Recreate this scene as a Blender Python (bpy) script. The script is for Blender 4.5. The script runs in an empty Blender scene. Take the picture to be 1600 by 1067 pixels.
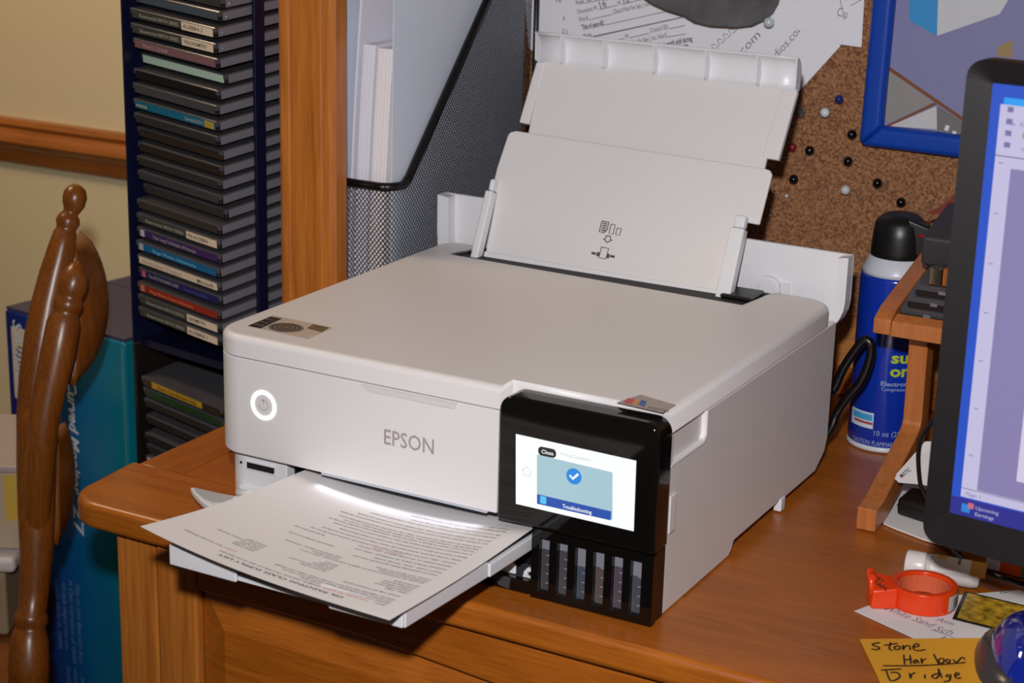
import bpy, bmesh, math, random
from mathutils import Vector, Matrix, Euler
random.seed(7)
PI = math.pi
scn = bpy.context.scene
COL = scn.collection

# ------------------------------------------------------------------ camera
FPX = 2850.8
CAM = Vector((.8951, -1.1267, .5830))
RM = (Matrix.Rotation(.4988, 4, 'Z') @ Matrix.Rotation(1.2793, 4, 'X') @ Matrix.Rotation(.0259, 4, 'Z'))
cd = bpy.data.cameras.new('camera'); cam = bpy.data.objects.new('camera', cd); COL.objects.link(cam)
cam.matrix_world = Matrix.Translation(CAM) @ RM
cd.sensor_width = 36; cd.lens = FPX / 1600 * 36; cd.clip_start = .02
cd.dof.use_dof = True; cd.dof.focus_distance = 1.50; cd.dof.aperture_fstop = 11
scn.camera = cam
# ------------------------------------------------------------------ world, lights, exposure
scn.view_settings.view_transform = 'Standard'; scn.view_settings.look = 'None'
scn.view_settings.gamma = 1; scn.view_settings.exposure = 0; scn.view_settings.use_curve_mapping = False
w = bpy.data.worlds.new('room_light'); scn.world = w; w.use_nodes = True
w.node_tree.nodes['Background'].inputs[0].default_value = (1.0, .86, .74, 1)
w.node_tree.nodes['Background'].inputs[1].default_value = .045
def area(name, loc, target, size, power, color, spread=180, sizey=None):
    l = bpy.data.lights.new(name, 'AREA'); l.energy = power; l.color = color; l.size = size
    if sizey: l.shape = 'RECTANGLE'; l.size_y = sizey
    l.spread = math.radians(spread)
    o = bpy.data.objects.new(name, l); COL.objects.link(o); o.location = loc
    o.rotation_euler = (Vector(target) - Vector(loc)).to_track_quat('-Z', 'Y').to_euler()
    return o
RM3 = RM.to_3x3()
FLASH = CAM + RM3 @ Vector((-.03, .15, .03))
fl_ = bpy.data.lights.new('camera_flash', 'SPOT'); fl_.energy = 76; fl_.color = (1.0, .975, .98); fl_.shadow_soft_size = .022
fl_.spot_size = math.radians(66); fl_.spot_blend = 1
fo = bpy.data.objects.new('camera_flash', fl_); COL.objects.link(fo); fo.location = FLASH
fo.rotation_euler = (CAM + RM3 @ Vector((.09, .05, -1.6)) - FLASH).to_track_quat('-Z', 'Y').to_euler()
area('ceiling_lamp', (-1.0, .05, 1.25), (-.75, .6, .1), .3, 8.5, (1.0, .76, .50))

# ------------------------------------------------------------------ helpers: pixels of the photograph -> points on real planes
def ray(u, v): return RM3 @ Vector(((u - 800) / FPX, -(v - 533.5) / FPX, -1))
def at(u, v, ax, val):
    d = ray(u, v); t = (val - CAM[ax]) / d[ax]; return CAM + d * t
def atd(u, v, dep): return CAM + ray(u, v) * dep
def onpl(u, v, p0, n):
    d = ray(u, v); return CAM + d * ((Vector(p0) - CAM).dot(n) / d.dot(n))
def zfor(x, y, v):
    lo, hi = -1., 1.
    for _ in range(50):
        m = (lo + hi) / 2; q = RM3.transposed() @ (Vector((x, y, m)) - CAM)
        if 533.5 - FPX * q.y / -q.z > v: lo = m
        else: hi = m
    return (lo + hi) / 2

# ------------------------------------------------------------------ materials
def lin(c): return tuple(((x / 255) / 12.92 if x / 255 <= .04045 else ((x / 255 + .055) / 1.055) ** 2.4) for x in c) + (1,)
MATS = {}
def mat(name, rgb, rough=.5, metal=0, emit=0, spec=.5, noise=0, nscale=60, bump=0, bscale=400, trans=0, alpha=1, coat=0, stretch=(1, 1, 1)):
    if name in MATS: return MATS[name]
    m = bpy.data.materials.new(name); m.use_nodes = True; nt = m.node_tree; b = nt.nodes['Principled BSDF']
    c = lin(rgb)
    b.inputs['Base Color'].default_value = c; b.inputs['Roughness'].default_value = rough
    b.inputs['Metallic'].default_value = metal; b.inputs['Specular IOR Level'].default_value = spec
    b.inputs['Transmission Weight'].default_value = trans; b.inputs['Alpha'].default_value = alpha
    b.inputs['Coat Weight'].default_value = coat; b.inputs['Coat Roughness'].default_value = .08
    if emit:
        b.inputs['Emission Color'].default_value = c; b.inputs['Emission Strength'].default_value = emit
        b.inputs['Base Color'].default_value = (.02, .02, .02, 1)
    if noise or bump:
        tc = nt.nodes.new('ShaderNodeTexCoord'); mp = nt.nodes.new('ShaderNodeMapping')
        mp.inputs['Scale'].default_value = stretch
        nt.links.new(tc.outputs['Object'], mp.inputs[0])
        if noise:
            n = nt.nodes.new('ShaderNodeTexNoise'); n.inputs['Scale'].default_value = nscale; n.inputs['Detail'].default_value = 4
            nt.links.new(mp.outputs[0], n.inputs[0])
            r = nt.nodes.new('ShaderNodeValToRGB')
            r.color_ramp.elements[0].position = .3; r.color_ramp.elements[1].position = .7
            r.color_ramp.elements[0].color = tuple(max(0, x * (1 - noise)) for x in c[:3]) + (1,)
            r.color_ramp.elements[1].color = tuple(min(1, x * (1 + noise)) for x in c[:3]) + (1,)
            nt.links.new(n.outputs[0], r.inputs[0]); nt.links.new(r.outputs[0], b.inputs['Base Color'])
        if bump:
            n2 = nt.nodes.new('ShaderNodeTexNoise'); n2.inputs['Scale'].default_value = bscale; n2.inputs['Detail'].default_value = 2
            nt.links.new(mp.outputs[0], n2.inputs[0])
            bp = nt.nodes.new('ShaderNodeBump'); bp.inputs['Strength'].default_value = bump; bp.inputs['Distance'].default_value = .001
            nt.links.new(n2.outputs[0], bp.inputs['Height']); nt.links.new(bp.outputs[0], b.inputs['Normal'])
    MATS[name] = m; return m
def wood(name, dark, light, axis=0, rough=.35, scale=22, ring=.8, coat=.2, streak=22.):
    m = bpy.data.materials.new(name); m.use_nodes = True; nt = m.node_tree; b = nt.nodes['Principled BSDF']
    L = nt.links.new
    tc = nt.nodes.new('ShaderNodeTexCoord'); mp = nt.nodes.new('ShaderNodeMapping')
    s = [streak, streak, streak]; s[axis] = 1.
    mp.inputs['Scale'].default_value = s; L(tc.outputs['Object'], mp.inputs[0])
    n = nt.nodes.new('ShaderNodeTexNoise'); n.inputs['Scale'].default_value = scale; n.inputs['Detail'].default_value = 7; n.inputs['Roughness'].default_value = .65
    n.inputs['Distortion'].default_value = .4
    L(mp.outputs[0], n.inputs[0])
    mp2 = nt.nodes.new('ShaderNodeMapping'); s2 = [4., 4., 4.]; s2[axis] = .55
    mp2.inputs['Scale'].default_value = s2; L(tc.outputs['Object'], mp2.inputs[0])
    wv = nt.nodes.new('ShaderNodeTexNoise'); wv.inputs['Scale'].default_value = 3.2; wv.inputs['Detail'].default_value = 1; wv.inputs['Distortion'].default_value = .6
    L(mp2.outputs[0], wv.inputs[0])
    mm = nt.nodes.new('ShaderNodeMath'); mm.operation = 'MULTIPLY'; mm.inputs[1].default_value = 16 * ring; L(wv.outputs[0], mm.inputs[0])
    fr = nt.nodes.new('ShaderNodeMath'); fr.operation = 'PINGPONG'; fr.inputs[1].default_value = 1; L(mm.outputs[0], fr.inputs[0])
    mx = nt.nodes.new('ShaderNodeMath'); mx.operation = 'MULTIPLY_ADD'; mx.inputs[1].default_value = .16; L(fr.outputs[0], mx.inputs[0]); L(n.outputs[0], mx.inputs[2])
    r = nt.nodes.new('ShaderNodeValToRGB'); r.color_ramp.elements[0].position = .22; r.color_ramp.elements[1].position = .98
    r.color_ramp.elements[0].color = lin(dark); r.color_ramp.elements[1].color = lin(light)
    L(mx.outputs[0], r.inputs[0]); L(r.outputs[0], b.inputs['Base Color'])
    b.inputs['Roughness'].default_value = rough; b.inputs['Coat Weight'].default_value = coat; b.inputs['Coat Roughness'].default_value = .25
    bp = nt.nodes.new('ShaderNodeBump'); bp.inputs['Strength'].default_value = .08; bp.inputs['Distance'].default_value = .0006
    L(n.outputs[0], bp.inputs['Height']); L(bp.outputs[0], b.inputs['Normal'])
    return m

# ------------------------------------------------------------------ mesh builder
class MB:
    def __init__(s): s.v = []; s.f = []; s.top = set()
    def add(s, vs, fs):
        n = len(s.v); s.v += [Vector(p) for p in vs]; s.f += [tuple(i + n for i in f) for f in fs]; return s
    def box(s, x0, y0, z0, x1, y1, z1):
        return s.add([(x0, y0, z0), (x1, y0, z0), (x1, y1, z0), (x0, y1, z0), (x0, y0, z1), (x1, y0, z1), (x1, y1, z1), (x0, y1, z1)],
                     [(0, 3, 2, 1), (4, 5, 6, 7), (0, 1, 5, 4), (1, 2, 6, 5), (2, 3, 7, 6), (3, 0, 4, 7)])
    def loops(s, A, Bv):
        n = len(A)
        return s.add(list(A) + list(Bv), [tuple(range(n - 1, -1, -1)), tuple(range(n, 2 * n))] + [(i, (i + 1) % n, n + (i + 1) % n, n + i) for i in range(n)])
    def prism(s, poly, axis, a, b):
        def P(p, t):
            q = [p[0], p[1]]; q.insert(axis, t); return q
        return s.loops([P(p, a) for p in poly], [P(p, b) for p in poly])
    def slab(s, pts, vec):
        return s.loops([Vector(p) for p in pts], [Vector(p) + Vector(vec) for p in pts])
    def grid(s, fn, nu, nv):
        vs = [fn(i / nu, j / nv) for j in range(nv + 1) for i in range(nu + 1)]
        fs = [(j * (nu + 1) + i, j * (nu + 1) + i + 1, (j + 1) * (nu + 1) + i + 1, (j + 1) * (nu + 1) + i) for j in range(nv) for i in range(nu)]
        return s.add(vs, fs)
    def tube(s, path, r, n=10, flat=None):
        path = [Vector(p) for p in path]; rs = r if isinstance(r, (list, tuple)) else [r] * len(path)
        up = None; rings = []
        for i, p in enumerate(path):
            t = (path[min(i + 1, len(path) - 1)] - path[max(i - 1, 0)]).normalized()
            if up is None:
                up = Vector((0, 0, 1)) if abs(t.z) < .9 else Vector((0, 1, 0))
            a = t.cross(up).normalized(); up = a.cross(t).normalized()
            rings.append([p + (a * math.cos(2 * PI * k / n) + up * math.sin(2 * PI * k / n)) * rs[i] for k in range(n)])
        vs = [q for rg in rings for q in rg]; m = len(path)
        fs = [(j * n + k, j * n + (k + 1) % n, (j + 1) * n + (k + 1) % n, (j + 1) * n + k) for j in range(m - 1) for k in range(n)]
        fs += [tuple(range(n - 1, -1, -1)), tuple((m - 1) * n + k for k in range(n))]
        return s.add(vs, fs)
    def lathe(s, prof, n=24, c=(0, 0, 0), M=None):
        vs = []
        for r, z in prof:
            for k in range(n):
                p = Vector((r * math.cos(2 * PI * k / n), r * math.sin(2 * PI * k / n), z))
                vs.append((M @ p if M else p) + Vector(c))
        m = len(prof)
        fs = [(j * n + k, j * n + (k + 1) % n, (j + 1) * n + (k + 1) % n, (j + 1) * n + k) for j in range(m - 1) for k in range(n)]
        fs += [tuple(range(n - 1, -1, -1)), tuple((m - 1) * n + k for k in range(n))]
        return s.add(vs, fs)
    def ball(s, c, r, n=16, sq=(1, 1, 1)):
        c = Vector(c); prof = [(math.sin(PI * (i + .02) / (n // 2 + .04)), -math.cos(PI * (i + .02) / (n // 2 + .04))) for i in range(n // 2 + 1)]
        vs = [(c + Vector((a * math.cos(2 * PI * k / n) * r * sq[0], a * math.sin(2 * PI * k / n) * r * sq[1], z * r * sq[2]))) for a, z in prof for k in range(n)]
        m = len(prof)
        fs = [(j * n + k, j * n + (k + 1) % n, (j + 1) * n + (k + 1) % n, (j + 1) * n + k) for j in range(m - 1) for k in range(n)]
        fs += [tuple(range(n - 1, -1, -1)), tuple((m - 1) * n + k for k in range(n))]
        return s.add(vs, fs)
    def xf(s, M):
        s.v = [M @ p for p in s.v]; return s
_text = {}
def text2d(s, bold=0, shear=0):
    k = (s, bold, shear)
    if k in _text: return _text[k]
    c = bpy.data.curves.new('lettering', 'FONT'); c.body = s; c.resolution_u = 2; c.offset = bold; c.shear = shear
    o = bpy.data.objects.new('lettering', c)
    me = bpy.data.meshes.new_from_object(o)
    vs = [v.co.copy() for v in me.vertices]; fs = [tuple(p.vertices) for p in me.polygons]
    bpy.data.objects.remove(o); bpy.data.curves.remove(c); bpy.data.meshes.remove(me)
    x0 = min((v.x for v in vs), default=0); x1 = max((v.x for v in vs), default=1)
    vs = [Vector((v.x - x0, v.y, 0)) for v in vs]
    _text[k] = (vs, fs, max(x1 - x0, 1e-3)); return _text[k]
def put_text(mb, s, fn, size, bold=0, shear=0, width=None):
    """lays text with fn(x, y) -> point; size = height of a capital letter; width forces the length"""
    vs, fs, wd = text2d(s, bold, shear); k = size / .70; kx = width / wd if width else k
    mb.add([fn(v.x * kx, v.y * k) for v in vs], fs); return wd * kx
def text_plane(mb, s, o, xd, yd, size, bold=0, shear=0, width=None):
    o = Vector(o); xd = Vector(xd).normalized(); yd = Vector(yd).normalized()
    return put_text(mb, s, lambda x, y: o + xd * x + yd * y, size, bold, shear, width)
FR = {}
def place(o, parent):
    COL.objects.link(o)
    if parent: o.parent = parent; FR[o.name] = FR[parent.name]
def thing(name, label, cat, loc=(0, 0, 0), rot=(0, 0, 0), group=None, kind=None):
    o = bpy.data.objects.new(name, None); COL.objects.link(o); o.empty_display_size = .01
    o.location = loc; o.rotation_euler = rot; o['label'] = label
    if cat: o['category'] = cat
    if group: o['group'] = group
    if kind: o['kind'] = kind
    FR[o.name] = Matrix.Translation(Vector(loc)) @ Euler(rot).to_matrix().to_4x4(); return o
def part(name, mb, m, parent=None, world=True, smooth=False, bevel=0, seg=3, topw=None, label=None, kind=None):
    me = bpy.data.meshes.new(name)
    vs = mb.v
    if parent and world:
        inv = FR[parent.name].inverted(); vs = [inv @ p for p in vs]
    me.from_pydata([tuple(p) for p in vs], [], mb.f); me.update()
    bm = bmesh.new(); bm.from_mesh(me)
    if parent is not None or True:
        try: bmesh.ops.recalc_face_normals(bm, faces=bm.faces)
        except Exception: pass
    bm.to_mesh(me); bm.free()
    me.materials.append(m)
    o = bpy.data.objects.new(name, me); place(o, parent)
    if parent is None: FR[o.name] = Matrix.Identity(4)
    if smooth:
        for p in me.polygons: p.use_smooth = True
    if bevel:
        b = o.modifiers.new('edge', 'BEVEL'); b.width = bevel; b.segments = seg
        if topw:
            at_ = me.attributes.new('bevel_weight_edge', 'FLOAT', 'EDGE')
            for e in me.edges:
                va_, vb_ = me.vertices[e.vertices[0]].co, me.vertices[e.vertices[1]].co
                at_.data[e.index].value = topw(va_, vb_)
                if at_.data[e.index].value == 0 and abs(va_.z - vb_.z) < 1e-5: e.use_edge_sharp = True
            b.limit_method = 'WEIGHT'
        else:
            b.limit_method = 'ANGLE'; b.angle_limit = math.radians(50)
        if seg > 1:
            for p in me.polygons: p.use_smooth = True
            wn = o.modifiers.new('normals', 'WEIGHTED_NORMAL'); wn.keep_sharp = True; wn.weight = 100
    if label: o['label'] = label
    if kind: o['kind'] = kind
    return o
def single(name, mb, m, label, cat, group=None, kind=None, **k):
    # a thing made of one mesh: its origin is moved to the base of its shape
    c = Vector(((min(p.x for p in mb.v) + max(p.x for p in mb.v)) / 2, (min(p.y for p in mb.v) + max(p.y for p in mb.v)) / 2, min(p.z for p in mb.v)))
    mb.v = [p - c for p in mb.v]
    o = part(name, mb, m, None, **k); o.location = c; FR[o.name] = Matrix.Translation(c)
    o['label'] = label
    if cat: o['category'] = cat
    if group: o['group'] = group
    if kind: o['kind'] = kind
    return o
def arc(cx, cy, r, a0, a1, n=8): return [(cx + r * math.cos(math.radians(a0 + (a1 - a0) * i / n)), cy + r * math.sin(math.radians(a0 + (a1 - a0) * i / n))) for i in range(n + 1)]
def rrect(x0, y0, x1, y1, r, n=6):
    return arc(x1 - r, y1 - r, r, 0, 90, n) + arc(x0 + r, y1 - r, r, 90, 180, n) + arc(x0 + r, y0 + r, r, 180, 270, n) + arc(x1 - r, y0 + r, r, 270, 360, n)
def stroke(mb, pts, wd, n, h=.0002):
    """a pen line: flat ribbon on a plane of normal n"""
    pts = [Vector(p) for p in pts]; n = Vector(n)
    L = []; Rr = []
    for i, p in enumerate(pts):
        t = (pts[min(i + 1, len(pts) - 1)] - pts[max(i - 1, 0)])
        sd = n.cross(t).normalized() * wd / 2; L.append(p + sd + n * h); Rr.append(p - sd + n * h)
    m = len(pts); mb.add(L + Rr, [(i, i + 1, m + i + 1, m + i) for i in range(m - 1)])
def smoothline(pts, k=4):
    pts = [Vector(p) for p in pts]; out = []
    for i in range(len(pts) - 1):
        p0, p1, p2, p3 = pts[max(i - 1, 0)], pts[i], pts[i + 1], pts[min(i + 2, len(pts) - 1)]
        for j in range(k):
            t = j / k
            out.append(.5 * ((2 * p1) + (p2 - p0) * t + (2 * p0 - 5 * p1 + 4 * p2 - p3) * t * t + (3 * p1 - p0 - 3 * p2 + p3) * t ** 3))
    return out + [pts[-1]]

# ------------------------------------------------------------------ palette
WHITE = mat('printer_white', (224, 220, 220), .42, bump=.03, bscale=1500)
WHITE2 = mat('printer_tray_white', (226, 226, 230), .35)
GLOSSBLK = mat('gloss_black', (14, 12, 12), .06, spec=.5)
DARK = mat('dark_cavity', (16, 15, 16), .6)
BLKPL = mat('black_plastic', (20, 19, 20), .38)
PAPER = mat('paper_white', (228, 224, 224), .8)
INK = mat('print_ink', (38, 34, 38), .8)
REDINK = mat('print_red', (205, 70, 70), .8)
DESKW = wood('desk_wood', (134, 66, 8), (196, 112, 34), 0)
DESKY = wood('desk_wood_side', (130, 64, 8), (190, 108, 32), 1)
DESKZ = wood('desk_wood_upright', (142, 72, 14), (214, 134, 58), 2, scale=10)
CHAIRW = wood('chair_oak', (84, 40, 6), (150, 86, 26), 2, rough=.34, coat=.15)
RAILW = wood('rail_oak', (120, 62, 18), (190, 116, 50), 0, scale=8)
ORGW = wood('organizer_wood', (150, 82, 34), (196, 122, 66), 2, scale=9, ring=.4)

# ------------------------------------------------------------------ setting
WY = .72; FZ = -.75
def struct(name, mb, m, **k):
    o = single(name, mb, m, k.pop('label'), None, kind='structure', **k); return o
WALL = mat('cream_wall', (220, 202, 162), .75, bump=.12, bscale=160)
struct('wall_back', MB().box(-2.4, WY, FZ, 2.2, WY + .1, 1.7), WALL, label='cream painted wall behind the desk and the chair')
FLOORM = wood('floor_wood', (60, 34, 16), (108, 66, 34), 0, rough=.5)
struct('floor', MB().box(-2.4, -2.2, FZ - .05, 2.2, WY, FZ), FLOORM, label='brown wooden floor below the desk and chair')
prof = [(WY - .0, .142), (WY - .012, .141), (WY - .016, .134), (WY - .012, .128), (WY - .020, .122), (WY - .024, .112), (WY - .018, .102), (WY - .011, .099), (WY - .012, .094), (WY - .009, .083), (WY - .004, .078), (WY, .078)]
struct('trim_1', MB().prism(prof, 0, -2.3, -.145), RAILW, label='stained wooden chair rail moulding along the cream wall', bevel=.001, seg=2)

# ------------------------------------------------------------------ desk
DA = math.radians(-1.5)
desk = thing('desk', 'orange-brown wooden desk with framed top and raised-panel front carrying the printer', 'desk', (.45, .28, FZ))
DX0, DX1, DY0, DY1, TH = -.135, 1.45, -.036, .61, .024
lb = [(DX0, .061), (DX0, DY0 + .035)] + arc(DX0 + .035, DY0 + .035, .035, 180, 270, 8)[1:] + [(-.081 + .0, DY0), (-.081, .061)]
part('front_board', MB().prism([(DX0, .0605)] + arc(DX0 + .036, DY0 + .036, .036, 180, 270, 8) + [(DX1, DY0 - .004), (DX1, .0505), (-.08, .0605)], 2, -TH, 0), DESKW, desk, bevel=.009, topw=lambda a, b: 1 if (abs(a.z - b.z) < 1e-5 and max(a.y, b.y) + .28 < .0 + .03) else 0)
part('side_board', MB().prism([(DX0, .062), (-.0805, .062), (-.0805, DY1), (DX0, DY1)], 2, -TH, 0), DESKY, desk, bevel=.009, topw=lambda a, b: 1 if (abs(a.z - b.z) < 1e-5 and max(a.x, b.x) + .45 < DX0 + .002) else 0)
part('center_panel', MB().prism([(-.079, .0622), (DX1, .0520), (DX1, DY1), (-.079, DY1)], 2, -TH, -.0006), DESKW, desk)
CY = -.012; CX0 = -.088
def cab(u, v): p = at(u, v, 1, CY); return (p.x, p.z)
part('cabinet_side', MB().box(CX0, CY + .001, FZ + .002, CX0 + .02, .58, -TH - .0005), DESKZ, desk)
part('face_stile', MB().box(CX0, CY - .008, FZ + .002, CX0 + .042, CY, -TH - .0005), DESKZ, desk, bevel=.002, seg=2)
DRX0 = CX0 + .046
part('door_stile', MB().box(DRX0, CY - .012, FZ + .06, DRX0 + .042, CY, -TH - .004), DESKZ, desk, bevel=.003, seg=2)
RX1 = 1.0
# top rail with an arched lower edge, raised panel below it
top = [(DRX0 + .043, -TH - .004)]
def arch(x): # lower edge of the rail
    t = (x - .02) / .5
    return -.060 - .02 * max(0, (x - .17)) * 4
rail = [(DRX0 + .043, -TH - .004), (RX1, -TH - .004)] + [(x, arch(x)) for x in [RX1 - i * (RX1 - DRX0 - .043) / 24 for i in range(25)]]
part('door_rail', MB().prism(rail, 1, CY - .012, CY), DESKW, desk, bevel=.003, seg=2)
x0 = DRX0 + .044
outer = [(x0, FZ + .1)] + [(RX1, FZ + .1)] + [(x, arch(x) - .001) for x in [RX1 - i * (RX1 - x0) / 24 for i in range(25)]]
inner = [(x0 + .028, FZ + .13), (RX1 - .03, FZ + .13)] + [(max(x0 + .028, min(RX1 - .03, x)), arch(x) - .029) for x in [RX1 - i * (RX1 - x0) / 24 for i in range(25)]]
mb = MB(); n = len(outer)
A = [(p[0], CY - .003, p[1]) for p in outer]; Bq = [(p[0], CY - .013, p[1]) for p in inner]
mb.add(A + Bq, [tuple(range(n, 2 * n))] + [(i, (i + 1) % n, n + (i + 1) % n, n + i) for i in range(n)])
part('raised_panel', mb, DESKW, desk)
part('cabinet_back', MB().box(CX0 + .021, CY + .0005, FZ + .002, RX1, CY + .012, -TH - .001), DESKW, desk)
part('cabinet_end', MB().box(RX1, CY, FZ + .002, RX1 + .02, .58, -TH - .0005), DESKZ, desk)

# hutch on the desk: face-frame stile, side, back board with cork
hutch = thing('desk_hutch', 'wooden desk hutch upright with moulded front edge beside the disc tower', 'hutch', (-.1, .3, 0))
sx1 = at(521, 220, 1, .28).x
sx0 = -.1315
part('stile', MB().prism([(sx0, .283), (sx0 + .004, .28), (sx0 + .012, .28), (sx0 + .0135, .2815), (sx0 + .015, .28), (sx1 - .015, .28), (sx1 - .0135, .2815), (sx1 - .012, .28), (sx1 - .005, .28), (sx1, .285), (sx1, .302), (sx0, .302)], 2, .0005, .75), DESKZ, hutch)
part('side_panel', MB().box(sx0, .303, .0005, sx0 + .016, .605, .75), DESKZ, hutch)
part('back_panel', MB().box(sx0 + .017, .606, .0005, 1.4, .616, .75), wood('hutch_back_wood', (150, 92, 40), (206, 146, 82), 0), hutch)
part('back_rail', MB().box(sx0 + .017, .598, .0008, 1.4, .6055, .030), DESKW, hutch, bevel=.002, seg=2)
CORK = bpy.data.materials.new('cork'); CORK.use_nodes = True
nt = CORK.node_tree; b = nt.nodes['Principled BSDF']; b.inputs['Roughness'].default_value = .9
tc = nt.nodes.new('ShaderNodeTexCoord'); v1 = nt.nodes.new('ShaderNodeTexVoronoi'); v1.inputs['Scale'].default_value = 520
n1 = nt.nodes.new('ShaderNodeTexNoise'); n1.inputs['Scale'].default_value = 380; n1.inputs['Detail'].default_value = 4
nt.links.new(tc.outputs['Object'], v1.inputs[0]); nt.links.new(tc.outputs['Object'], n1.inputs[0])
mx = nt.nodes.new('ShaderNodeMix'); mx.data_type = 'RGBA'; mx.inputs[0].default_value = .45
r = nt.nodes.new('ShaderNodeValToRGB'); r.color_ramp.elements[0].position = .25; r.color_ramp.elements[1].position = .75
r.color_ramp.elements[0].color = lin((100, 65, 43)); r.color_ramp.elements[1].color = lin((172, 121, 82))
rv = nt.nodes.new('ShaderNodeSeparateColor'); nt.links.new(v1.outputs['Color'], rv.inputs[0])
ad = nt.nodes.new('ShaderNodeMath'); ad.operation = 'MULTIPLY_ADD'; ad.inputs[1].default_value = .5
hm = nt.nodes.new('ShaderNodeMath'); hm.operation = 'MULTIPLY'; hm.inputs[1].default_value = .52
nt.links.new(n1.outputs[0], hm.inputs[0]); nt.links.new(rv.outputs[0], ad.inputs[0]); nt.links.new(hm.outputs[0], ad.inputs[2])
nt.links.new(ad.outputs[0], r.inputs[0]); nt.links.new(r.outputs[0], b.inputs['Base Color'])
CKY = .600
cork = single('cork_board', MB().box(sx0 + .0175, CKY, .085, 1.4, .6055, .74), CORK, 'brown cork pinboard on the hutch back behind the printer', 'corkboard')

# ------------------------------------------------------------------ printer
PR = thing('printer', 'white ink-tank printer with black touch-screen panel printing a page on the desk', 'printer', (.2015, .19, 0))
FOOT = mat('rubber_foot', (30, 30, 32), .7)
for x, y in ((.03, .05), (.03, .33), (.36, .06), (.36, .33)):
    part('foot', MB().box(x, y, 0, x + .02, y + .02, .0045), FOOT, PR)
fl = arc(.03, .03, .03, 180, 270, 8)
front = [(0, .0300)] + fl[1:] + [(.2718, 0), (.2718, .0300)]
fp = part('front_panel', MB().prism(front, 2, .0600, .1425), WHITE, PR, bevel=.0012, seg=2)
part('finger_grip', MB().loops([(.150, -.0001, .1418), (.236, -.0001, .1418), (.233, -.0001, .1365), (.156, -.0001, .1365)], [(.150, -.0022, .1418), (.236, -.0022, .1418), (.234, -.0001, .1366), (.155, -.0001, .1366)]), WHITE, fp)
upper = [(0, .0304), (.388, .0304), (.388, .352), (.372, .376), (.02, .376), (0, .356)]
part('body', MB().prism(upper, 2, .0585, .1425), WHITE, PR)
part('left_pillar', MB().prism([(.006, .030)] + arc(.028, .032, .022, 180, 270, 6)[1:] + [(.070, .010), (.070, .12), (.006, .12)], 2, .0045, .0580), WHITE2, PR, bevel=.001, seg=2)
part('lower_body', MB().box(.006, .145, .0045, .387, .374, .0583), WHITE, PR)
part('base_plate', MB().box(.07, .03, .003, .387, .144, .006), DARK, PR)
part('output_cavity', MB().box(.0705, .013, .0560, .303, .144, .0584).box(.0705, .138, .006, .303, .1445, .056).box(.0705, .02, .0062, .0715, .137, .0559), DARK, PR)
# card slot on the pillar and its open door
part('card_slot', MB().box(.0305, .0088, .0452, .0575, .0102, .0500), DARK, PR)
part('card_slot_rim', MB().box(.0285, .0085, .0504, .0595, .0101, .0514).box(.0285, .0085, .0438, .0595, .0101, .0448), WHITE2, PR)
part('status_lamp', MB().lathe([(.0011, 0), (.0011, .0008)], 10, (.0245, .0094, .0486), Matrix.Rotation(PI / 2, 3, 'X')), DARK, PR)
ledge = MB().box(.024, .0072, .026, .068, .0100, .0285); part('pillar_ledge', ledge, WHITE2, PR)
fp2 = [at(297, 760, 2, .020), at(303, 770, 2, .020), at(315, 782, 2, .020), at(330, 791, 2, .020), at(345, 794, 2, .020), at(420, 790, 2, .020), at(400, 768, 2, .020), at(366, 774, 2, .020)]
fd = part('card_door', MB().slab(fp2, (0, 0, -.006)), WHITE2, PR, bevel=.0015, seg=2)
part('door_recess', MB().slab([at(302, 762, 2, .0203), at(308, 770, 2, .0203), at(320, 780, 2, .0203), at(334, 785, 2, .0203), at(360, 786, 2, .0203), at(364, 776, 2, .0203)], (0, 0, .0004)), mat('door_recess_grey', (178, 180, 186), .5), fd)
part('door_hinge', MB().tube([(.022, .0075, .0225), (.050, .0075, .0225)], .0035, 10), WHITE2, fd, smooth=True)
# right side panel with handle pocket and raised bottom notch
side = [(.021, .0005), (.150, .0005), (.156, .004), (.160, .0105), (.262, .0105), (.264, .003), (.272, .003), (.276, .0095), (.350, .0095), (.372, .022), (.377, .034), (.377, .1425), (.086, .1425), (.086, .1235), (.082, .1195), (.026, .1195), (.026, .1425), (.021, .1425)]
sp = part('side_panel', MB().prism([(a, b_) for a, b_ in side], 0, .3885, .403), WHITE, PR, bevel=.0014, seg=2)
part('handle_pocket', MB().box(.3886, .0262, .1197, .3992, .0858, .1424), WHITE, sp)
part('pocket_rim', MB().prism([(.0865, .1424), (.0865, .1230), (.0822, .1187), (.0225, .1187), (.0225, .1172), (.0830, .1172), (.0882, .1224), (.0882, .1424)], 0, .4031, .4037), WHITE2, sp, bevel=.0008, seg=2)
part('side_tab', MB().box(.4032, .0215, .065, .4050, .0330, .0950), WHITE, sp, bevel=.0015, seg=2)
part('side_foot', MB().box(.3975, .262, .0005, .4045, .272, .012), WHITE2, sp, bevel=.001, seg=2)
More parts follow.
